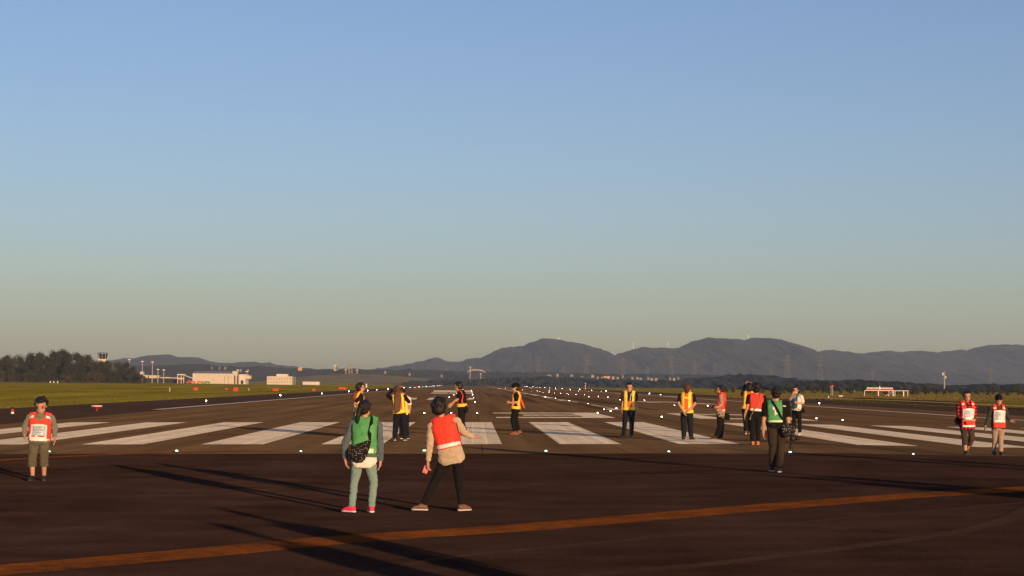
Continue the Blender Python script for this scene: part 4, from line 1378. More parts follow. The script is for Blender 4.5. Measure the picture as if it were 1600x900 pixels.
        if name in ("shirt", "denim_jacket", "plaid_shirt", "jacket"):
            mb.loft([(s.P + s.up * (t * s.L), s.lat * (w_ * H * 1.0 + .004), s.fwd * (d_ * H * 1.0 + .004)) for (t, w_, d_) in ((.93, .062, .052), (.985, .046, .043), (1.045, .041, .039))], 20)
        link(name, fuse(mb, s.vox, 2, .008, 13, s.seed), mat, s.o)
        return s
    def shoes(s, mat, sole=None, name="shoe"):
        H = s.H * .88
        sole = sole or m_sole_d
        for (side, kn, an, fy, fp, lift) in s.legs:
            fd = dirv(fy); z0 = Vector((0, 0, 1)); sd = fd.cross(z0)
            if fp:
                q = Matrix.Rotation(-R(fp), 3, sd); fd = q @ fd; up = q @ z0
            else: up = z0
            base = Vector((an.x, an.y, an.z)) - up * .048 * H
            ball = base + fd * .075 * H
            if fp and lift == 0: pass
            rings = []
            for (q, hw, ht) in ((-.042, .014, .030), (-.036, .024, .052), (-.015, .029, .066), (.012, .029, .066), (.035, .029, .052), (.065, .032, .038), (.092, .029, .030), (.108, .020, .022), (.114, .010, .014)):
                rings.append((base + fd * q * H + up * (.010 * H + ht * H / 2), sd * hw * H, up * ht * H / 2))
            sh = MB().loft(rings, 16, p=2.5).build(name, mat, s.o, smooth=True)
            rings = []
            for (q, hw) in ((-.046, .012), (-.040, .024), (-.02, .030), (.01, .030), (.04, .031), (.07, .034), (.095, .031), (.112, .021), (.119, .009)):
                rings.append((base + fd * q * H + up * .007 * H, sd * hw * H, up * .0085 * H))
            MB().loft(rings, 16, p=3).build("sole", sole, sh)
        return s

    # ---- vests: a sheet lying on the torso, over the shoulders
    def vp(s, x, k, side, hem, off):
        ztop = 1.085 - .055 * max(0, abs(x) - .03) / .07 + off / s.L
        t = hem + (ztop - hem) * k
        sd = s.seed + side * 7
        off += .006 * mnoise.noise(Vector((x * 26, k * 5 + sd, sd))) + .004 * mnoise.noise(Vector((x * 60 + k * 9, k * 14, sd)))
        p = s.tp(x, t, side, off, math.sqrt(max(0, 1 - k ** 12)))
        return p
    def patch(s, x0, x1, k0, k1, side, hem, off, nx=10, nk=14, keep=None, mfn=None):
        vs, fs, mi = [], [], []
        for j in range(nk + 1):
            kk = j / nk
            k = k0 + (k1 - k0) * (1 - (1 - kk) ** 1.6 if k1 > .98 else kk)
            for i in range(nx + 1):
                vs.append(s.vp(x0 + (x1 - x0) * i / nx, k, side, hem, off))
        for j in range(nk):
            kk = (j + .5) / nk
            k = k0 + (k1 - k0) * (1 - (1 - kk) ** 1.6 if k1 > .98 else kk)
            for i in range(nx):
                x = x0 + (x1 - x0) * (i + .5) / nx
                if keep and not keep(x, k): continue
                a = j * (nx + 1) + i
                fs.append((a, a + 1, a + nx + 2, a + nx + 1)); mi.append(mfn((i + .5) / nx, kk) if mfn else 0)
        return vs, fs, mi
    def solid(s, name, parts, mats, parent, th=.004):
        mb = MB()
        for (vs, fs, mi) in parts:
            b = len(mb.v); mb.v += [tuple(v) for v in vs]; mb.f += [tuple(i + b for i in q) for q in fs]; mb.mi += mi
        me = bpy.data.meshes.new(name); me.from_pydata(mb.v, [], mb.f)
        if any(mb.mi): me.polygons.foreach_set("material_index", mb.mi)
        bm = bmesh.new(); bm.from_mesh(me)
        bmesh.ops.remove_doubles(bm, verts=bm.verts, dist=1e-4)
        bmesh.ops.recalc_face_normals(bm, faces=bm.faces)
        loose = [v for v in bm.verts if not v.link_faces]
        bmesh.ops.delete(bm, geom=loose, context='VERTS')
        bm.to_mesh(me); bm.free()
        o = link(name, me, mats, parent, smooth=True)
        md = o.modifiers.new("thickness", 'SOLIDIFY'); md.thickness = th; md.offset = 0
        return o
    def belt(s, t0, t1, off, n=40):
        vs, fs = [], []
        for i in range(n):
            an = 2 * math.pi * i / n
            for t in (t0, t1):
                W, D = wt(t); W = W * s.H * s.fat + off; D = D * s.H * s.fat + off
                c, q = math.cos(an), math.sin(an)
                c = math.copysign(abs(c) ** (1 / 1.2), c); q = math.copysign(abs(q) ** (1 / 1.2), q)
                vs.append(s.P + s.up * t * s.L + s.lat * W * c + s.fwd * D * q)
        for i in range(n):
            j = (i + 1) % n
            fs.append((2 * i, 2 * j, 2 * j + 1, 2 * i + 1))
        return vs, fs, [0] * n
    def vest(s, mat, hem=.10, hw=.104, neckw=.042, kf=.80, kb=.90, off=.022, name="vest", hr=None):
        hr = hw if hr is None else hr
        def keep(side):
            def f(x, k):
                kn = kf if side > 0 else kb
                if k > kn and abs(x) < neckw * min(1, math.sqrt(max(0, (k - kn) / .10)) + .3): return False
                return True
            return f
        s.vhem, s.voff, s.vhw = hem, off, hw
        parts = [s.patch(-hw, hr, 0, 1, sd, hem, off, 22, 26, keep(sd)) for sd in (-1, 1)]
        s.vo = s.solid(name, parts, mat, s.o, .006)
        return s
    def trim(s, name, specs, mats, off=.005, mfn=None, nx=8, nk=8, one=False):
        parts = [s.patch(x0, x1, k0, k1, sd, s.vhem, s.voff + off, nx, nk, None, mfn) for (x0, x1, k0, k1, sd) in specs]
        for p in ([parts] if one else [[q] for q in parts]): s.solid(name, p, mats, s.vo, .003)
        return s
    def bands(s, mat, xs=(.058, .098), belt=(.0, .16), vee=False, front=True, back=True):
        sp = []
        for sd in ([1] if front else []) + ([-1] if back else []):
            for q in (-1, 1): sp.append((q * xs[0], q * xs[1], .12, 1.0, sd))
        if sp: s.trim("reflective_strip", sp, mat, nk=22)
        return s.beltband(mat, *belt)
    def beltband(s, mat, k0=.0, k1=.16):
        t0, t1 = s.vhem + .0 + k0 * .95, s.vhem + k1 * .95
        s.solid("reflective_belt", [s.belt(t0, t1, s.voff + .008)], mat, s.vo, .003)
        return s
    def poster(s, x0=-.074, x1=.066, k0=.05, k1=.60, side=1, kind=0):
        def mfn(u, v):
            if kind == 0:
                if v < .10: return 0
                if v < .22: return 3 if .1 < u < .8 and not (.45 < u < .6) else 0
                if u > .80: return 3 if u > .88 and .3 < v else 0
                if .06 < u < .78 and v < .88: return (2 if (int(v * 26) % 3 == 0 and u < .7) else 1)
                return 0
            if .08 < u < .92 and .2 < v < .9: return 2 if int(v * 22) % 2 == 0 else (1 if u > .4 else 0)
            return 0
        return s.trim("printed_sheet", [(x0, x1, k0, k1, side)], [m_paper, m_pic, m_picl, m_vest_red], .006, mfn, 30, 26)
    def strap(s, pts, width, mat, name="strap", parent=None, off=.03, raw=False, th=.004):
        """ribbon along torso-surface points (x, t, side) or raw points"""
        P = [p if raw else s.tp(p[0], p[1], p[2], off) for p in pts]
        vs, fs = [], []
        for i, p in enumerate(P):
            tn = (P[min(len(P) - 1, i + 1)] - P[max(0, i - 1)]).normalized()
            out = (p - (s.P + s.up * ((p - s.P).dot(s.up)))).normalized()
            w_ = tn.cross(out).normalized() * width / 2
            for (a, b) in ((1, -1), (-1, -1), (-1, 1), (1, 1)):
                vs.append(p + w_ * a + out * th * b)
        for i in range(len(P) - 1):
            for k in range(4):
                fs.append((4 * i + k, 4 * i + (k + 1) % 4, 4 * i + 4 + (k + 1) % 4, 4 * i + 4 + k))
        fs += [(0, 3, 2, 1), tuple(4 * (len(P) - 1) + k for k in range(4))]
        return MB().add(vs, fs).build(name, mat, parent or s.o)
    def held(s, name, mb_or_me, mats, label, cat, group=None, smooth=True, c=None):
        """a carried thing of its own, its origin in its own middle"""
        me = mb_or_me.mesh(name) if isinstance(mb_or_me, MB) else mb_or_me
        if c is None:
            c = sum((v.co for v in me.vertices), Vector()) / len(me.vertices)
        me.transform(Matrix.Translation(-c))
        o = link(name, me, mats, loc=s.g + c, smooth=smooth)
        o["off"] = 0; del o["off"]
        s.hc_ = c
        return tag(o, label, cat, group)


def part_of(o, c, name, mb, mats, smooth=True):
    me = mb.mesh(name); me.transform(Matrix.Translation(-c))
    return link(name, me, mats, o, smooth=smooth)


def camera_thing(s, p, fwd, label, sc=1.0, group=None):
    """hand-held stills camera at local point p looking along fwd"""
    f = Vector(fwd).normalized(); r = f.cross(Vector((0, 0, 1))).normalized(); u = r.cross(f)
    b = MB().loft([(p - r * .068 * sc, u * .045 * sc, f * .03 * sc), (p + r * .068 * sc, u * .045 * sc, f * .03 * sc)], 16, p=5)
    b.loft([(p + u * .04 * sc - r * .025 * sc, u * .02 * sc, f * .025 * sc), (p + u * .04 * sc + r * .025 * sc, u * .02 * sc, f * .025 * sc)], 12, p=3)
    o = s.held("camera_body", b, m_black, label, "camera", group, c=p.copy())
    o.name = "stills_camera"
    ln = MB().tube(p + f * .028 * sc, p + f * .11 * sc, .034 * sc, .038 * sc, 16)
    part_of(o, p, "lens", ln, m_black)
    return o

# 1 the girl in the green bib, near centre
g = Person("person", "girl with ponytail, green bib, denim jacket and sage leggings, seen from behind", (561, 802), 627, 4, (567.5, 722), (569.5, 658), (568.5, 640), 25.5, 28, 4, fat=.95, voxel=.0065)
g.arm(-1, (537.5, 696, .02), (538, 718.5, .05), (540, 729, .06)).arm(1, (592, 697, .02), (593, 721, .05), (592, 731, .06))
g.leg(-1, (553, 754, .03), 549.5, 0, -58).leg(1, (583, 755, .03), 580, 0.02, -14)
g.body().trousers(m_legging, .97, .86, "leggings")
g.shirt(m_whitec, "short", -.14, "tee_shirt", off=.012, loose=1.07, sides=()).shirt(m_denim_jkt, "long", .12, "denim_jacket", off=.022, loose=1.08)
g.shoes(m_shoe_pink, m_sole)
hc = g.hc
g.hair("short", low=-.35, puff=1.10, tail=[(g.hp(0, -.40, .05), g.hp(-.06, -.58, -.12), .035, .04), (g.hp(-.06, -.58, -.12), g.hp(-.16, -.56, -.55), .042, .034), (g.hp(-.16, -.56, -.55), g.hp(-.2, -.50, -1.02), .034, .014)])
b = MB().loft([(g.P + g.up * (.965 * g.L), g.lat * .062 * g.H, g.fwd * .052 * g.H), (g.P + g.up * (1.0 * g.L), g.lat * .052 * g.H, g.fwd * .048 * g.H), (g.P + g.up * (1.06 * g.L), g.lat * .046 * g.H, g.fwd * .042 * g.H)], 20).build("collar", m_denim_jkt, g.o, smooth=True)
g.vest(m_vest_green, .20, .112, .050, .82, .93, .034)
g.trim("reflective_band", [(-.112, .112, .02, .14, -1), (-.112, .112, .02, .14, 1)], m_band_grn)
g.trim("edging", [(-.117, -.111, 0, .96, -1), (.111, .117, 0, .96, -1)], m_black, .004, None, 2, 20)
# her spotted cross-body bag
st = [(.07, .98, -1), (.055, .80, -1), (.040, .62, -1), (.022, .50, -1)]
pc = g.V((563, 707, -.16))
bb = MB()
a1, a2 = g.V((577, 690, -.13)), g.V((552, 717, -.15))
dd = (a2 - a1).normalized(); nn = Vector((0, -1, 0)); ss = dd.cross(nn).normalized()
rings = []
for (q, hw, th) in ((-.02, .012, .01), (.05, .045, .022), (.14, .085, .04), (.22, .105, .05), (.27, .10, .05), (.31, .07, .035), (.33, .02, .015)):
    rings.append((a1 + dd * q * 1.06, ss * hw * 1.22, nn * th * 1.1))
bb.loft(rings, 18)
bag = g.held("shoulder_bag", bb, m_dots, "black shoulder bag with white spots slung across the green bib", "bag")
o = g.strap([g.tp(.062, 1.05, 1, .035), g.tp(.066, 1.09, -1, .03), g.tp(.060, .90, -1, .036), g.tp(.050, .72, -1, .04), a1 + Vector((.01, .0, .02)), a1 + dd * .04], .055, m_hipack, "strap", bag, raw=True)
o.location = -g.hc_

# 2 the boy in the red bib beside her
k = Person("person", "boy with bowl haircut, red bib and beige shirt standing legs wide apart", (690, 799.5), 621.5, 10, (705, 719), (691, 657), (684.5, 636.5), 29, 12, 6, fat=.97, voxel=.0065)
k.arm(-1, (670.5, 696, .0), (668, 722, .04), (666.5, 735, .07), 45).arm(1, (722.5, 676, .08), (737, 684, .17), (748, 683.5, .24), 12, Vector((0, 0, -1)))
k.leg(-1, (677, 757, .03), 661.5, .03, -82).leg(1, (717, 755, .04), 721.5, 0, 48)
k.body().trousers(m_trous, .96, .90)
k.shirt(m_beige, "long", -.10, "shirt", off=.014, loose=1.07).shoes(m_shoe_brown, m_sole)
k.hair("bob", low=-.45, puff=1.08)
k.vest(m_vest_red, .30, .114, .050, .82, .93, .026)
k.trim("reflective_band", [(-.114, .114, .03, .14, -1), (-.114, .114, .03, .14, 1)], m_band_wht)
k.trim("edging", [(-.119, -.113, 0, .96, -1), (.113, .119, 0, .96, -1)], m_black, .004, None, 2, 20)
pp = k.V((664.5, 734.5, .085))
ph = MB().loft([(pp + Vector((-.02, 0, -.055)), Vector((.034, 0.0, -.012)), Vector((0, .008, 0))), (pp + Vector((.02, 0, .05)), Vector((.034, 0, -.012)), Vector((0, .008, 0)))], 12, p=5)
k.held("phone", ph, M("pink_phone", (0.80, 0.22, 0.26), .5, .05), "pink phone in the lowered left hand of the red bibbed boy", "phone")

# 3 the boy walking towards the camera at far left
c = Person("person", "boy in knee shorts and red bib with a printed sheet walking forward", (60, 752), 621, 176, (60, 690), (61.5, 649.5), (61.5, 635.5), 27, 178, 22, fat=1.06, voxel=.007)
c.arm(1, (37.5, 666, 0), (37.5, 681, -.03), (38.5, 690, -.05), 40).arm(-1, (83.5, 667, 0), (84, 684, -.03), (85.5, 694, -.05))
c.leg(1, (50.5, 718, -.04), 51.5, -.02, 190).leg(-1, (68.5, 717, -.02), 67, .08, 168)
c.body().face().trousers(m_short, .40, 1.04, "shorts").shirt(m_grey, "long", -.04, "shirt", off=.012, loose=1.05).shoes(m_shoe_blk, m_sole_d, "sandal")
c.hair("short", low=-.30, face=.42)
hood = MB()
hood.loft([(c.P + c.up * (.93 * c.L) + c.fwd * .01, c.lat * .070 * c.H, c.fwd * .075 * c.H), (c.P + c.up * (1.0 * c.L), c.lat * .062 * c.H, c.fwd * .058 * c.H), (c.P + c.up * (1.05 * c.L), c.lat * .055 * c.H, c.fwd * .05 * c.H)], 20)
hood.build("hood", m_grey, c.o, smooth=True)
c.vest(m_vest_red, .02, .128, .060, .70, .93, .026)
c.trim("reflective_band", [(s_ * .072, s_ * .128, .80, .88, sd) for s_ in (-1, 1) for sd in (1, -1)] + [(-.128, .128, 0, .08, 1)], m_band_wht)
c.trim("edging", [(-.133, -.127, 0, .94, 1), (.127, .133, 0, .94, 1)], m_black, .004, None, 2, 20)
c.poster(-.092, .124, .07, .56)

# 4 man in navy looking right, half hidden by the girl
p = Person("person", "man in navy with yellow vest looking right, half hidden behind the girl's head", (561, 682.5), 598, 60, (560, 646), (559.5, 615), (562.5, 606), 15.5, 72, 3)
p.arm(1, (554, 631, -.14), (556, 645, -.12), (556.5, 652, -.12)).arm(-1, (566, 631, .16), (567, 645, .2), (567, 652, .2))
p.leg(-1, (563, 664, .06), 564, .1, 60).leg(1, (558, 664, -.04), 558, -.06, 70)
p.body().face().trousers(m_trous).shirt(m_navy, "short").shoes(m_shoe_blk).hair()
p.vest(m_vest_orange, .06, 0.104, .045, .55, .88).bands(m_band_yel)

# 5 long-haired woman photographing, companion close behind
p = Person("person", "woman with long brown hair down her yellow and orange vest, arms raised to a camera", (623, 689), 603.5, -6, (624, 648), (620.5, 618.5), (619.5, 611), 15, -10, 0)
p.arm(-1, (604.5, 618.5, .10), (612, 609.5, .27), (616, 608, .30), 50, Vector((1, 0, 0))).arm(1, (638, 628, .10), (630, 617, .27), (625, 611, .31), 50, Vector((-1, 0, 0)))
p.leg(-1, (618, 668, .03), 616.5, 0, -18).leg(1, (631, 668, .03), 632.5, .02, 14)
p.body().trousers(m_navy, .96, 1.25).shirt(m_blackc, "long").shoes(m_shoe_blk, m_sole)
hb = [(p.hp(-.1 + .2 * q, -.30, .1), p.hp(-.22 + .5 * q, -.50, -.75), .035, .045) for q in (0, .5, 1)] + [(p.hp(-.22 + .5 * q, -.50, -.75), p.hp(-.2 + .42 * q, -.62, -2.2 + .25 * (q - .5)), .045, .020) for q in (0, .33, .66, 1)]
p.hair("short", m_hair_brown, tail=hb, low=-.6)
p.vest(m_vest_orange, .06, 0.109, .045, .7, .90).bands(m_band_yel, (.058, .100), (.0, .22))
camera_thing(p, p.V((618, 609.5, .36)), (-.1, 1, 0), "black camera at the face of the long haired woman")
p = Person("person", "dark haired companion in a white shirt standing close behind the long haired woman", (631, 686.6), 606.5, 12, (630.5, 648), (628.5, 621), (628, 613.5), 14.5, 25, 0)
p.arm(1, (640, 635, .05), (638.5, 648, .12), (638, 655, .14)).arm(-1, (617, 634, .1), (618, 646, .2), (618.5, 653, .22))
p.leg(-1, (627, 667, .03), 627, 0, 5).leg(1, (635, 667, .03), 636, .06, 20)
p.body().trousers(m_navy, .96, 1.1).shirt(m_whitec, "short").shoes(m_shoe_blk, m_sole).hair()
p.vest(m_vest_orange, .06, 0.106, .045, .7, .9).bands(m_band_yel)
lan = p.strap([p.V((638.5, 636, .02)), p.V((639, 648, .0)), p.V((638, 660, -.01)), p.V((640, 665, -.01))], .03, m_teal, "teal_ribbon", raw=True)

# 6 man pointing ahead
p = Person("person", "man in black polo and yellow belted vest reaching one arm forward", (724, 681), 596, -72, (721.5, 637), (719.5, 612.5), (715, 604.5), 15.5, -70, 16)
p.arm(-1, (715, 623.5, -.14), (705.5, 630.5, -.15), (701, 635, -.15), 20).arm(1, (714, 626, .16), (706, 632, .18), (702, 636, .18))
p.leg(-1, (719.5, 657, -.05), 725, -.05, -75).leg(1, (722, 659, .1), 727.5, .1, -70)
p.body().face().trousers(m_blackc).shirt(m_blackc, "short").shoes(m_shoe_blk).hair()
p.vest(m_blackc, .04, 0.101, .045, .6, .88).bands(m_vest_red, (.088, .100), (.0, .02)).beltband(m_band_yel, .0, .22)
bg_ = MB().loft([(p.V((726.5, 634, -.10)), Vector((.05, 0, 0)), Vector((0, .06, 0))), (p.V((728, 639, -.10)), Vector((.085, 0, 0)), Vector((0, .08, 0))), (p.V((727.5, 645, -.10)), Vector((.05, 0, 0)), Vector((0, .05, 0)))], 16, p=3)
p.held("hip_bag", bg_, m_hipack, "black hip bag behind the man in the black polo", "bag")

# 7 man strolling left
p = Person("person", "man in black cap walking left, orange flap hanging at his back", (803.5, 679.5), 599, -84, (805.5, 640), (807, 613.5), (804.7, 606), 15.0, -88, 3, fat=1.06)
p.arm(-1, (806, 629, -.17), (796.5, 629.5, -.16), (791.5, 628.5, -.14), 35).arm(1, (804, 630, .17), (796, 630.5, .15), (792, 629, .13), 35)
p.leg(-1, (800.5, 655.5, -.05), 804.5, -.05, -86).leg(1, (806, 656, .06), 811, .08, -84, .035, 28)
p.body().face().trousers(m_blackc, .93, .95).shirt(m_blackc, "short").shoes(m_shoe_brown, m_shoe_tan).hair(low=-.3, puff=.94, tufts=0).cap(m_blackc)
p.vest(m_vest_orange, .03, 0.109, .045, .6, .9).bands(m_band_yel, (.066, .104), (.0, .17))
fl = MB().loft([(p.V((812, 620, 0)), Vector((.02, 0, 0)), Vector((0, .10, 0))), (p.V((815.5, 630, 0)), Vector((.035, 0, 0)), Vector((0, .15, 0))), (p.V((818.5, 637.5, 0)), Vector((.03, 0, 0)), Vector((0, .15, 0)))], 14, p=3).build("hanging_flap", m_vest_orange, p.vo, smooth=True)
ph = MB().loft([(p.V((791, 630.5, -.05)), Vector((.02, 0, 0)), Vector((0, .05, 0))), (p.V((791, 628, -.05)), Vector((.02, 0, 0)), Vector((0, .05, 0)))], 8, p=4)
p.held("pocket_camera", ph, m_black, "small black gadget in the hands of the man in the cap", "gadget")

# 8 man facing us in yellow vest
p = Person("person", "man in dark jeans and yellow vest facing the camera with arms hanging", (980, 683), 598, 178, (982.5, 642), (983, 613), (983, 605.5), 15.5, 190, 4)
p.arm(1, (973, 629, .02), (971.5, 640, -.02), (971, 646, -.04)).arm(-1, (993.5, 628.5, .02), (994, 640, -.03), (993.5, 646.5, -.05))
p.leg(1, (976, 661, -.04), 974.5, 0, 214).leg(-1, (987, 661, -.03), 986.5, .05, 172)
p.body().face().trousers(m_jean, .96, 1.05).shirt(m_greybr, "short").shoes(m_shoe_blk, m_sole_d).hair(puff=1.05)
p.vest(m_vest_orange, .03, 0.111, .05, .45, .88).bands(m_band_yel, (.046, .104), (.0, .17), back=True)
p.strap([(-.03, .97, 1), (-.012, .70, 1), (0, .42, 1)], .016, m_whitec, "lanyard", off=.032); p.strap([(.03, .97, 1), (.012, .70, 1), (0, .42, 1)], .016, m_blackc, "lanyard", off=.032)

# 9 man with hands behind his back
p = Person("person", "brown haired man seen from behind, hands clasped behind a yellow banded orange vest", (1074.5, 687.5), 602, 16, (1073, 647), (1073, 615.5), (1074.5, 608), 15.5, 40, 2, fat=1.03)
p.arm(-1, (1059.5, 631, -.10), (1067, 643.5, -.20), (1069.5, 650, -.20), 30).arm(1, (1085.5, 631, -.08), (1073, 643, -.21), (1068, 648, -.23), 30)
p.leg(-1, (1068.5, 666, .03), 1068.5, 0, -8).leg(1, (1079, 666, .03), 1080, .02, 42)
p.body().face().trousers(m_jean, .96, 1.15).shirt(m_navy, "short").shoes(m_shoe_blk, m_sole_d).hair("short", m_hair_brown)
p.vest(m_vest_orange, .05, 0.109, .045, .6, .90).bands(m_band_yel, (.036, .092), (.0, .16))
p.trim("reflective_yoke", [(-.07, .07, .66, .74, -1)], m_band_yel, .007)

# 10 man facing left with black bag
p = Person("person", "man in tan shirt and red vest facing left with a black bag at his hip", (1121, 687), 603, -74, (1126, 650), (1127.5, 616), (1125, 609.5), 15.0, -80, 4)
p.arm(-1, (1126.5, 632, -.16), (1121, 636, -.2), (1117.5, 636.5, -.2), 40).arm(1, (1124, 632, .16), (1119.5, 636, .1), (1117, 636.5, .05), 40)
p.leg(-1, (1124, 668, -.05), 1118, -.04, -84).leg(1, (1128, 668, .06), 1127, .10, -70)
p.body().face().trousers(m_trous, .95, 1.05).shirt(m_tanshirt, "short", -.10).shoes(m_shoe_blk, m_shoe_tan).hair(puff=1.04)
p.vest(m_vest_red, .20, 0.106, .045, .6, .9)
p.trim("reflective_band", [(-.106, .106, .03, .12, 1), (-.106, .106, .03, .12, -1)], m_band_wht)
camera_thing(p, p.V((1116.5, 635, -.1)), (-1, -.1, -.2), "black camera held at the waist by the man in the tan shirt")
bb = MB().loft([(p.V((1135, 645.5, -.12)), Vector((.055, 0, 0)), Vector((0, .05, 0))), (p.V((1135.5, 650, -.12)), Vector((.085, 0, 0)), Vector((0, .07, 0))), (p.V((1135.5, 656, -.12)), Vector((.075, 0, 0)), Vector((0, .06, 0)))], 16, p=4)
bag = p.held("hip_bag", bb, m_hipack, "boxy black shoulder bag at the hip of the man in the tan shirt", "bag")
o = p.strap([p.tp(-.04, 1.05, 1, .03), p.tp(-.07, .93, -1, .03), p.tp(-.06, .6, -1, .03), p.V((1132, 640, -.10)), p.V((1134.5, 646, -.11))], .03, m_hipack, "strap", bag, raw=True); o.location = -p.hc_

# 11 photographer with raised arms, partly hidden
p = Person("person", "person in navy jacket and yellow vest with both arms raised taking a picture, half hidden", (1168, 679), 598.5, 10, (1168, 641), (1170, 614), (1171.5, 606), 15, 14, -4)
p.arm(-1, (1162, 610, .10), (1166, 600.5, .18), (1168, 597, .2), 55).arm(1, (1182, 611, .10), (1176.5, 601, .2), (1174.5, 597.5, .22), 55)
p.leg(-1, (1165, 660, .03), 1165, 0, -10).leg(1, (1172, 660, .03), 1172, .05, 10)
p.body().trousers(m_trous).shirt(m_navy, "long").shoes(m_shoe_brown, m_sole).hair()
p.vest(m_vest_orange, .06, 0.106, .045, .6, .9).bands(m_band_yel, (.04, .085))
camera_thing(p, p.V((1171, 598.5, .26)), (0, 1, 0), "black camera raised high beside the red vested man")

# 12 man in red vest with olive strap
p = Person("person", "man in red vest with an olive strap and orange brown shoes walking away", (1180, 696), 596.5, 4, (1180, 649), (1182, 617.5), (1182, 607), 19, 6, 4)
p.arm(-1, (1167.5, 635, -.02), (1164, 648, .02), (1162.5, 657, .04)).arm(1, (1194.5, 635, .0), (1196, 650, .05), (1196, 658, .06))
p.leg(-1, (1175.5, 672, .04), 1176, .02, -6).leg(1, (1185, 672, .06), 1184, -.02, 12)
p.body().trousers(m_trous, .95, .98).shirt(m_blackc, "short").shoes(m_shoe_tan, m_shoe_tan).hair(puff=1.04)
p.vest(m_vest_red, .22, 0.109, .045, .6, .93)
p.trim("reflective_band", [(-.108, .108, .0, .12, -1), (-.108, .108, .0, .12, 1)], m_band_wht)
m_olive = cloth("olive_strap", (0.16, 0.13, 0.06))
bag_b = MB().loft([(p.V((1171, 652, -.13)), Vector((.02, 0, .0)), Vector((0, .02, 0))), (p.V((1170.5, 656, -.13)), Vector((.03, 0, 0)), Vector((0, .02, 0)))], 10, p=3)
bag = p.held("shoulder_strap", bag_b, m_olive, "olive shoulder strap hanging across the back of the red vested man", "strap")
o = p.strap([p.tp(.06, 1.06, 1, .03), p.tp(.055, 1.07, -1, .03), p.tp(.035, .80, -1, .036), p.tp(0, .5, -1, .036), p.tp(-.04, .2, -1, .036), p.V((1172, 650, -.13)), p.V((1171, 656, -.13))], .035, m_olive, "strap_band", bag, raw=True); o.location = -p.hc_

# 13 the cameraman in the green vest
p = Person("person", "cameraman in black shirt and green vest walking away with a camera bag and tripod", (1213, 738.5), 604.5, 2, (1213, 664), (1212.5, 629), (1212.7, 615), 21.5, 6, 4, fat=1.06, voxel=.008)
q = p
p.arm(-1, (1193, 656, .0), (1193, 676, .05), (1193.5, 686, .07), 30).arm(1, (1231.5, 656, .02), (1235, 674, .06), (1237.5, 683, .07), 55)
p.leg(-1, (1208.5, 698, .08), 1209, .16, -8, .0).leg(1, (1221, 699, .05), 1216.5, -.12, 14)
p.body().trousers(m_greybr, .95, 1.02).shirt(m_blackc, "short", -.14).shoes(m_shoe_blk, m_sole).hair(puff=1.03)
p.vest(m_vest_green, .12, 0.108, .045, .6, .93, hr=.062)
p.trim("reflective_band", [(-.108, .062, .0, .09, -1), (-.108, .062, .0, .09, 1)], m_band_grn)
def emb(u, v):
    return 0
p.trim("white_emblem", [(-.055, -.012, .54, .68, -1), (-.030, -.014, .30, .54, -1), (-.014, .006, .34, .42, -1)], m_band_wht, .005, None, 4, 4, one=True)
p.trim("chest_print", [(.066, .106, .70, .74, -1), (-.050, -.028, .95, .98, -1)], m_band_wht, .012, None, 5, 3)
p.trim("edging", [(-.113, -.107, 0, .96, -1), (.061, .066, 0, .96, -1)], m_black, .004, None, 2, 20)
bb = MB().loft([(p.V((1228, 661, -.10)), Vector((.10, 0, 0)), Vector((0, .07, 0))), (p.V((1229, 668, -.12)), Vector((.145, 0, 0)), Vector((0, .09, 0))), (p.V((1229.5, 678, -.12)), Vector((.135, 0, 0)), Vector((0, .09, 0))), (p.V((1229.5, 683, -.11)), Vector((.10, 0, 0)), Vector((0, .07, 0)))], 18, p=3.5)
bag = p.held("camera_bag", bb, m_blotch, "black bag with pale blotches at the hip of the green vested cameraman", "bag")
o = p.strap([p.tp(-.05, 1.05, 1, .03), p.tp(-.055, 1.06, -1, .03), p.tp(-.01, .75, -1, .035), p.tp(.045, .35, -1, .035), p.V((1224, 660, -.12)), p.V((1226, 664, -.16))], .05, m_hipack, "strap", bag, raw=True); o.location = -p.hc_
# small tripod with camera carried in his right hand
tp_ = p.V((1237.5, 683, .10))
b = MB()
b.tube(tp_ + Vector((-.015, 0, .03)), tp_ + Vector((-.01, 0, -.06)), .014, n=8)
for (dx, dy_) in ((-.075, -.04), (.04, -.05), (-.01, .07)):
    b.tube(tp_ + Vector((-.01, 0, -.05)), tp_ + Vector((dx, dy_, -.30)), .012, .008, 8, dome=True)
b.tube(tp_ + Vector((-.05, -.025, -.22)), tp_ + Vector((.03, -.03, -.22)), .007, n=6)
tri = p.held("mini_tripod", b, m_black, "black mini tripod hanging from the cameraman's right hand", "tripod")
cp = tp_ + Vector((.05, -.01, -.03))
b = MB().loft([(cp - Vector((.07, 0, 0)), Vector((0, .04, 0)), Vector((0, 0, .045))), (cp + Vector((.03, 0, 0)), Vector((0, .04, 0)), Vector((0, 0, .045)))], 14, p=4)
cm = p.held("video_camera", b, m_black, "black video camera mounted on the cameraman's mini tripod", "camera")
part_of(cm, p.hc_, "lens", MB().tube(cp + Vector((.03, 0, 0)), cp + Vector((.11, 0, .005)), .034, .04, 14), m_black)

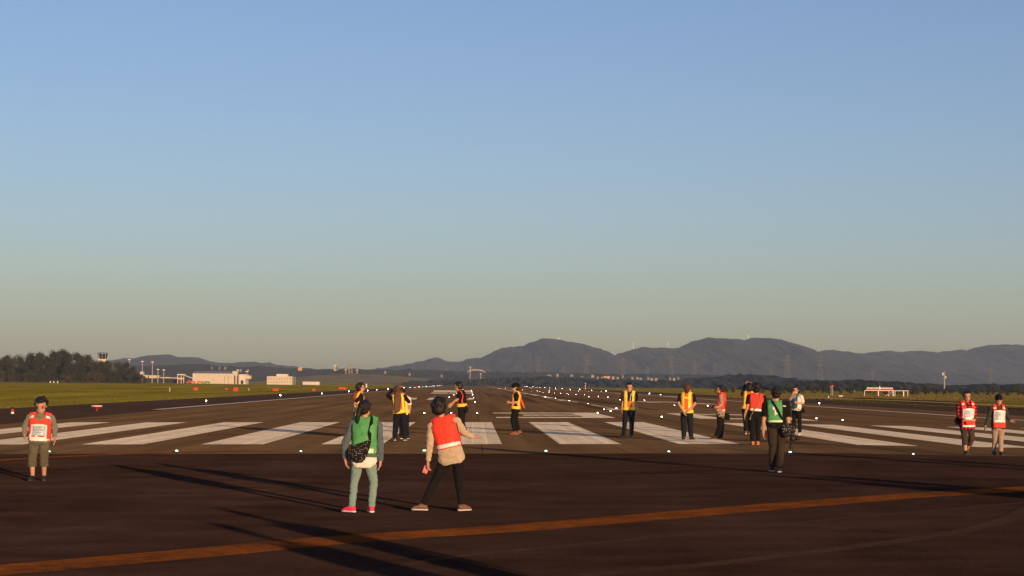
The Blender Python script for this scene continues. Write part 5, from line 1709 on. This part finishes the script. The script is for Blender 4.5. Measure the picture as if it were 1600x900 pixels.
# 14 person with phone at the face
p = Person("person", "person in white shirt and blue green vest holding one hand to the face, facing left", (1244.5, 680.5), 602.5, -120, (1244.5, 641), (1246, 617), (1244, 610), 15.0, -112, 6)
p.arm(-1, (1254.5, 630, -.08), (1246, 630, -.2), (1241, 628.5, -.22), 30).arm(1, (1234.5, 624.5, .02), (1238.5, 616, -.10), (1240, 611.5, -.12), 40)
p.leg(-1, (1249.5, 660, -.03), 1249.5, -.02, -150).leg(1, (1241, 660, .02), 1240.5, .04, -120)
p.body().face().trousers(m_trous, .95, .95).shirt(m_whitec, "short").shoes(m_shoe_wht, m_sole).hair(puff=1.02)
p.vest(M("vest_teal", (0.03, 0.16, 0.12), .6, .2, 9), .12, .088, .045, .5, .9)
p.trim("blue_panel", [(-.055, .045, .22, .62, 1)], M("vest_blue", (0.05, 0.14, 0.42), .5, .3, 14))
ph = MB().loft([(p.V((1238.5, 612, -.14)), Vector((.03, .01, 0)), Vector((0, .008, 0))), (p.V((1238.8, 608, -.14)), Vector((.03, .01, 0)), Vector((0, .008, 0)))], 10, p=5)
p.held("phone", ph, m_black, "black phone held to the face of the person in the white shirt", "phone")
bb = MB().loft([(p.V((1252.5, 637, -.1)), Vector((.06, 0, 0)), Vector((0, .05, 0))), (p.V((1253.5, 641, -.1)), Vector((.08, 0, 0)), Vector((0, .06, 0))), (p.V((1253.5, 645, -.1)), Vector((.06, 0, 0)), Vector((0, .05, 0)))], 14, p=4)
p.held("hip_bag", bb, m_hipack, "small black bag hanging behind the person in the white shirt", "bag")

# 15 woman in plaid
p = Person("person", "woman in red plaid shirt, red vest and brown cropped trousers walking forward", (1509, 711), 608.5, 176, (1511.5, 667), (1511, 630), (1511.5, 619), 17.5, 186, 8)
p.arm(1, (1498, 649, .0), (1503, 657.5, -.14), (1508, 657, -.19), 35, Vector((0, 1, 0))).arm(-1, (1524, 648, .0), (1521.5, 656, -.12), (1517, 657.5, -.18), 35, Vector((0, 1, 0)))
p.leg(1, (1506, 686, -.08), 1506, -.16, 184).leg(-1, (1518, 685, -.04), 1514, .22, 172, .03, 14)
p.body().face().trousers(m_browntr, .50, 1.0, "cropped_trousers").shirt(m_plaid, "long", -.16, "plaid_shirt", off=.016, loose=1.08).shoes(m_shoe_blk, m_sole_d)
p.hair(puff=1.08, low=-.5)
p.vest(m_vest_red, .0, 0.104, .045, .62, .9, .032)
p.poster(-.090, .090, .26, .68, 1, 1)
p.trim("reflective_band", [(-.103, .103, 0, .07, 1)] + [(s_ * .06, s_ * .10, .84, .90, 1) for s_ in (-1, 1)], m_band_wht)
bp = MB().loft([(p.V((1499, 652, .10)), Vector((.06, 0, 0)), Vector((0, .05, 0))), (p.V((1498, 658, .10)), Vector((.085, 0, 0)), Vector((0, .07, 0))), (p.V((1499, 664, .10)), Vector((.06, 0, 0)), Vector((0, .05, 0)))], 14, p=3)
p.held("hip_bag", bp, m_hipack, "dark bag at the left side of the plaid shirted woman", "bag")
pb = MB().loft([(p.V((1512, 657, -.20)), Vector((.10, 0, 0)), Vector((0, .03, 0))), (p.V((1512, 660.5, -.20)), Vector((.11, 0, 0)), Vector((0, .035, 0))), (p.V((1512, 663.5, -.19)), Vector((.09, 0, 0)), Vector((0, .03, 0)))], 14, p=4)
p.held("red_pouch", pb, m_vest_red, "red pouch held in both hands by the plaid shirted woman", "pouch")

# 16 woman in dark jacket and khaki trousers
p = Person("person", "woman in dark jacket, red vest and khaki trousers walking at the right edge", (1558, 711.5), 615.5, 178, (1560, 668), (1560, 635), (1561, 625), 17, 188, 2)
p.arm(1, (1545, 653, .02), (1539.5, 666, -.02), (1538, 672, -.03)).arm(-1, (1574, 651, .0), (1577.5, 657.5, -.12), (1581, 658.5, -.16), 30)
p.leg(1, (1555.5, 688, .04), 1555, .14, 182, .02, 10).leg(-1, (1563, 687, -.06), 1561.5, -.14, 178)
p.body().face().trousers(m_khaki, .95, .95).shirt(m_darkgreen, "long", -.08, "jacket", off=.012).shoes(m_shoe_blk, m_sole_d)
p.hair(puff=.98, low=-.6, tufts=24).cap(m_blackc, False)
MB().loft([(p.P + p.up * (.90 * p.L) + p.fwd * .02, p.lat * .05 * p.H, p.fwd * .075 * p.H), (p.P + p.up * (1.03 * p.L), p.lat * .048 * p.H, p.fwd * .05 * p.H)], 18).build("red_top", m_redknit, p.o, smooth=True)
p.vest(m_vest_red, .0, 0.101, .045, .66, .9, .028)
p.poster(-.096, .096, .22, .72, 1, 1)
p.trim("reflective_band", [(s_ * .058, s_ * .10, .80, .87, 1) for s_ in (-1, 1)], m_band_wht)

# 17.. people just outside the picture at right, whose long shadows reach into it
tips = [((346, 822), 1.78, 'a'), ((356, 798), 1.72, 'b'), ((1150, 733), 1.75, 'a'), ((1100, 699.5), 1.75, 'b'), ((1290, 707), 1.70, 'a'), ((1185, 742), 1.80, 'b'), ((1224, 744), 1.72, 'a'), ((1262, 746), 1.78, 'b')]
def bystander(i, tip, H):
    t = gp(*tip)
    L_ = H / math.tan(SUN_EL)
    x, y = t.x + SUN_DIR.x / math.cos(SUN_EL) * L_, t.y + SUN_DIR.y / math.cos(SUN_EL) * L_
    b = Person("person", ("bystander in dark clothes standing right of the picture", "")[0], (800, 700), 600, -10, (800, 652), (801, 621), (801, 608), 14, -10, 0, Y=50)
    b.g = Vector((x, y, zg(x, y) + .004))
    b.m = H / 100.0; b.H = H
    b.P, b.N, b.hc, b.hh = b.V((800, 652)), b.V((801, 619)), b.V((801, 607.5)), 14 * b.m
    b.L = (b.N - b.P).length
    b.arm(-1, (787, 634, .02), (792, 622, .15), (796, 617, .2)).arm(1, (815, 636, .02), (815, 650, .08), (815, 657, .1))
    b.leg(-1, (793, 677, .03), 792 - (i % 2), 0, -15).leg(1, (808, 677, .03), 809 + (i % 2), .02, 12)
    return b.body().trousers(m_trous).shirt((m_navy, m_blackc)[i % 2], "long").shoes(m_shoe_blk).hair()
for i, (tip, H, kd) in enumerate(tips):
    b = bystander(i, tip, H)
    b.o["label"] = ("bystander in navy outside the right edge nearest the photographer", "bystander in black just beyond the nearest one outside the right edge", "bystander in navy outside the right edge level with the orange line", "bystander in black outside the right edge level with the cameraman", "farthest bystander in navy outside the right edge", "tallest bystander in black outside the right edge level with the orange line", "bystander in navy second from right in the row outside the edge", "bystander in black rightmost in the row outside the edge")[i]

LAYER.exclude = False

# ------------------------------------------------------------------ morning haze
hz = MB().box((0, 4850, 248), (12400, 10700, 504)).build("haze", bpy.data.materials.new("haze_air"))
hm = hz.data.materials[0]
hm.use_nodes = True
hn = hm.node_tree
for nd in list(hn.nodes):
    if nd.type == 'BSDF_PRINCIPLED': hn.nodes.remove(nd)
pv = hn.nodes.new("ShaderNodeVolumePrincipled")
pv.inputs["Color"].default_value = (*HAZE_COLOR, 1)
pv.inputs["Density"].default_value = HAZE_DENSITY
pv.inputs["Anisotropy"].default_value = 0.0
pv.inputs["Absorption Color"].default_value = (0.35, 0.85, 1, 1)
hn.links.new(pv.outputs[0], hn.nodes["Material Output"].inputs["Volume"])
tag(hz, "thin pale morning haze over the airfield", kind='stuff')
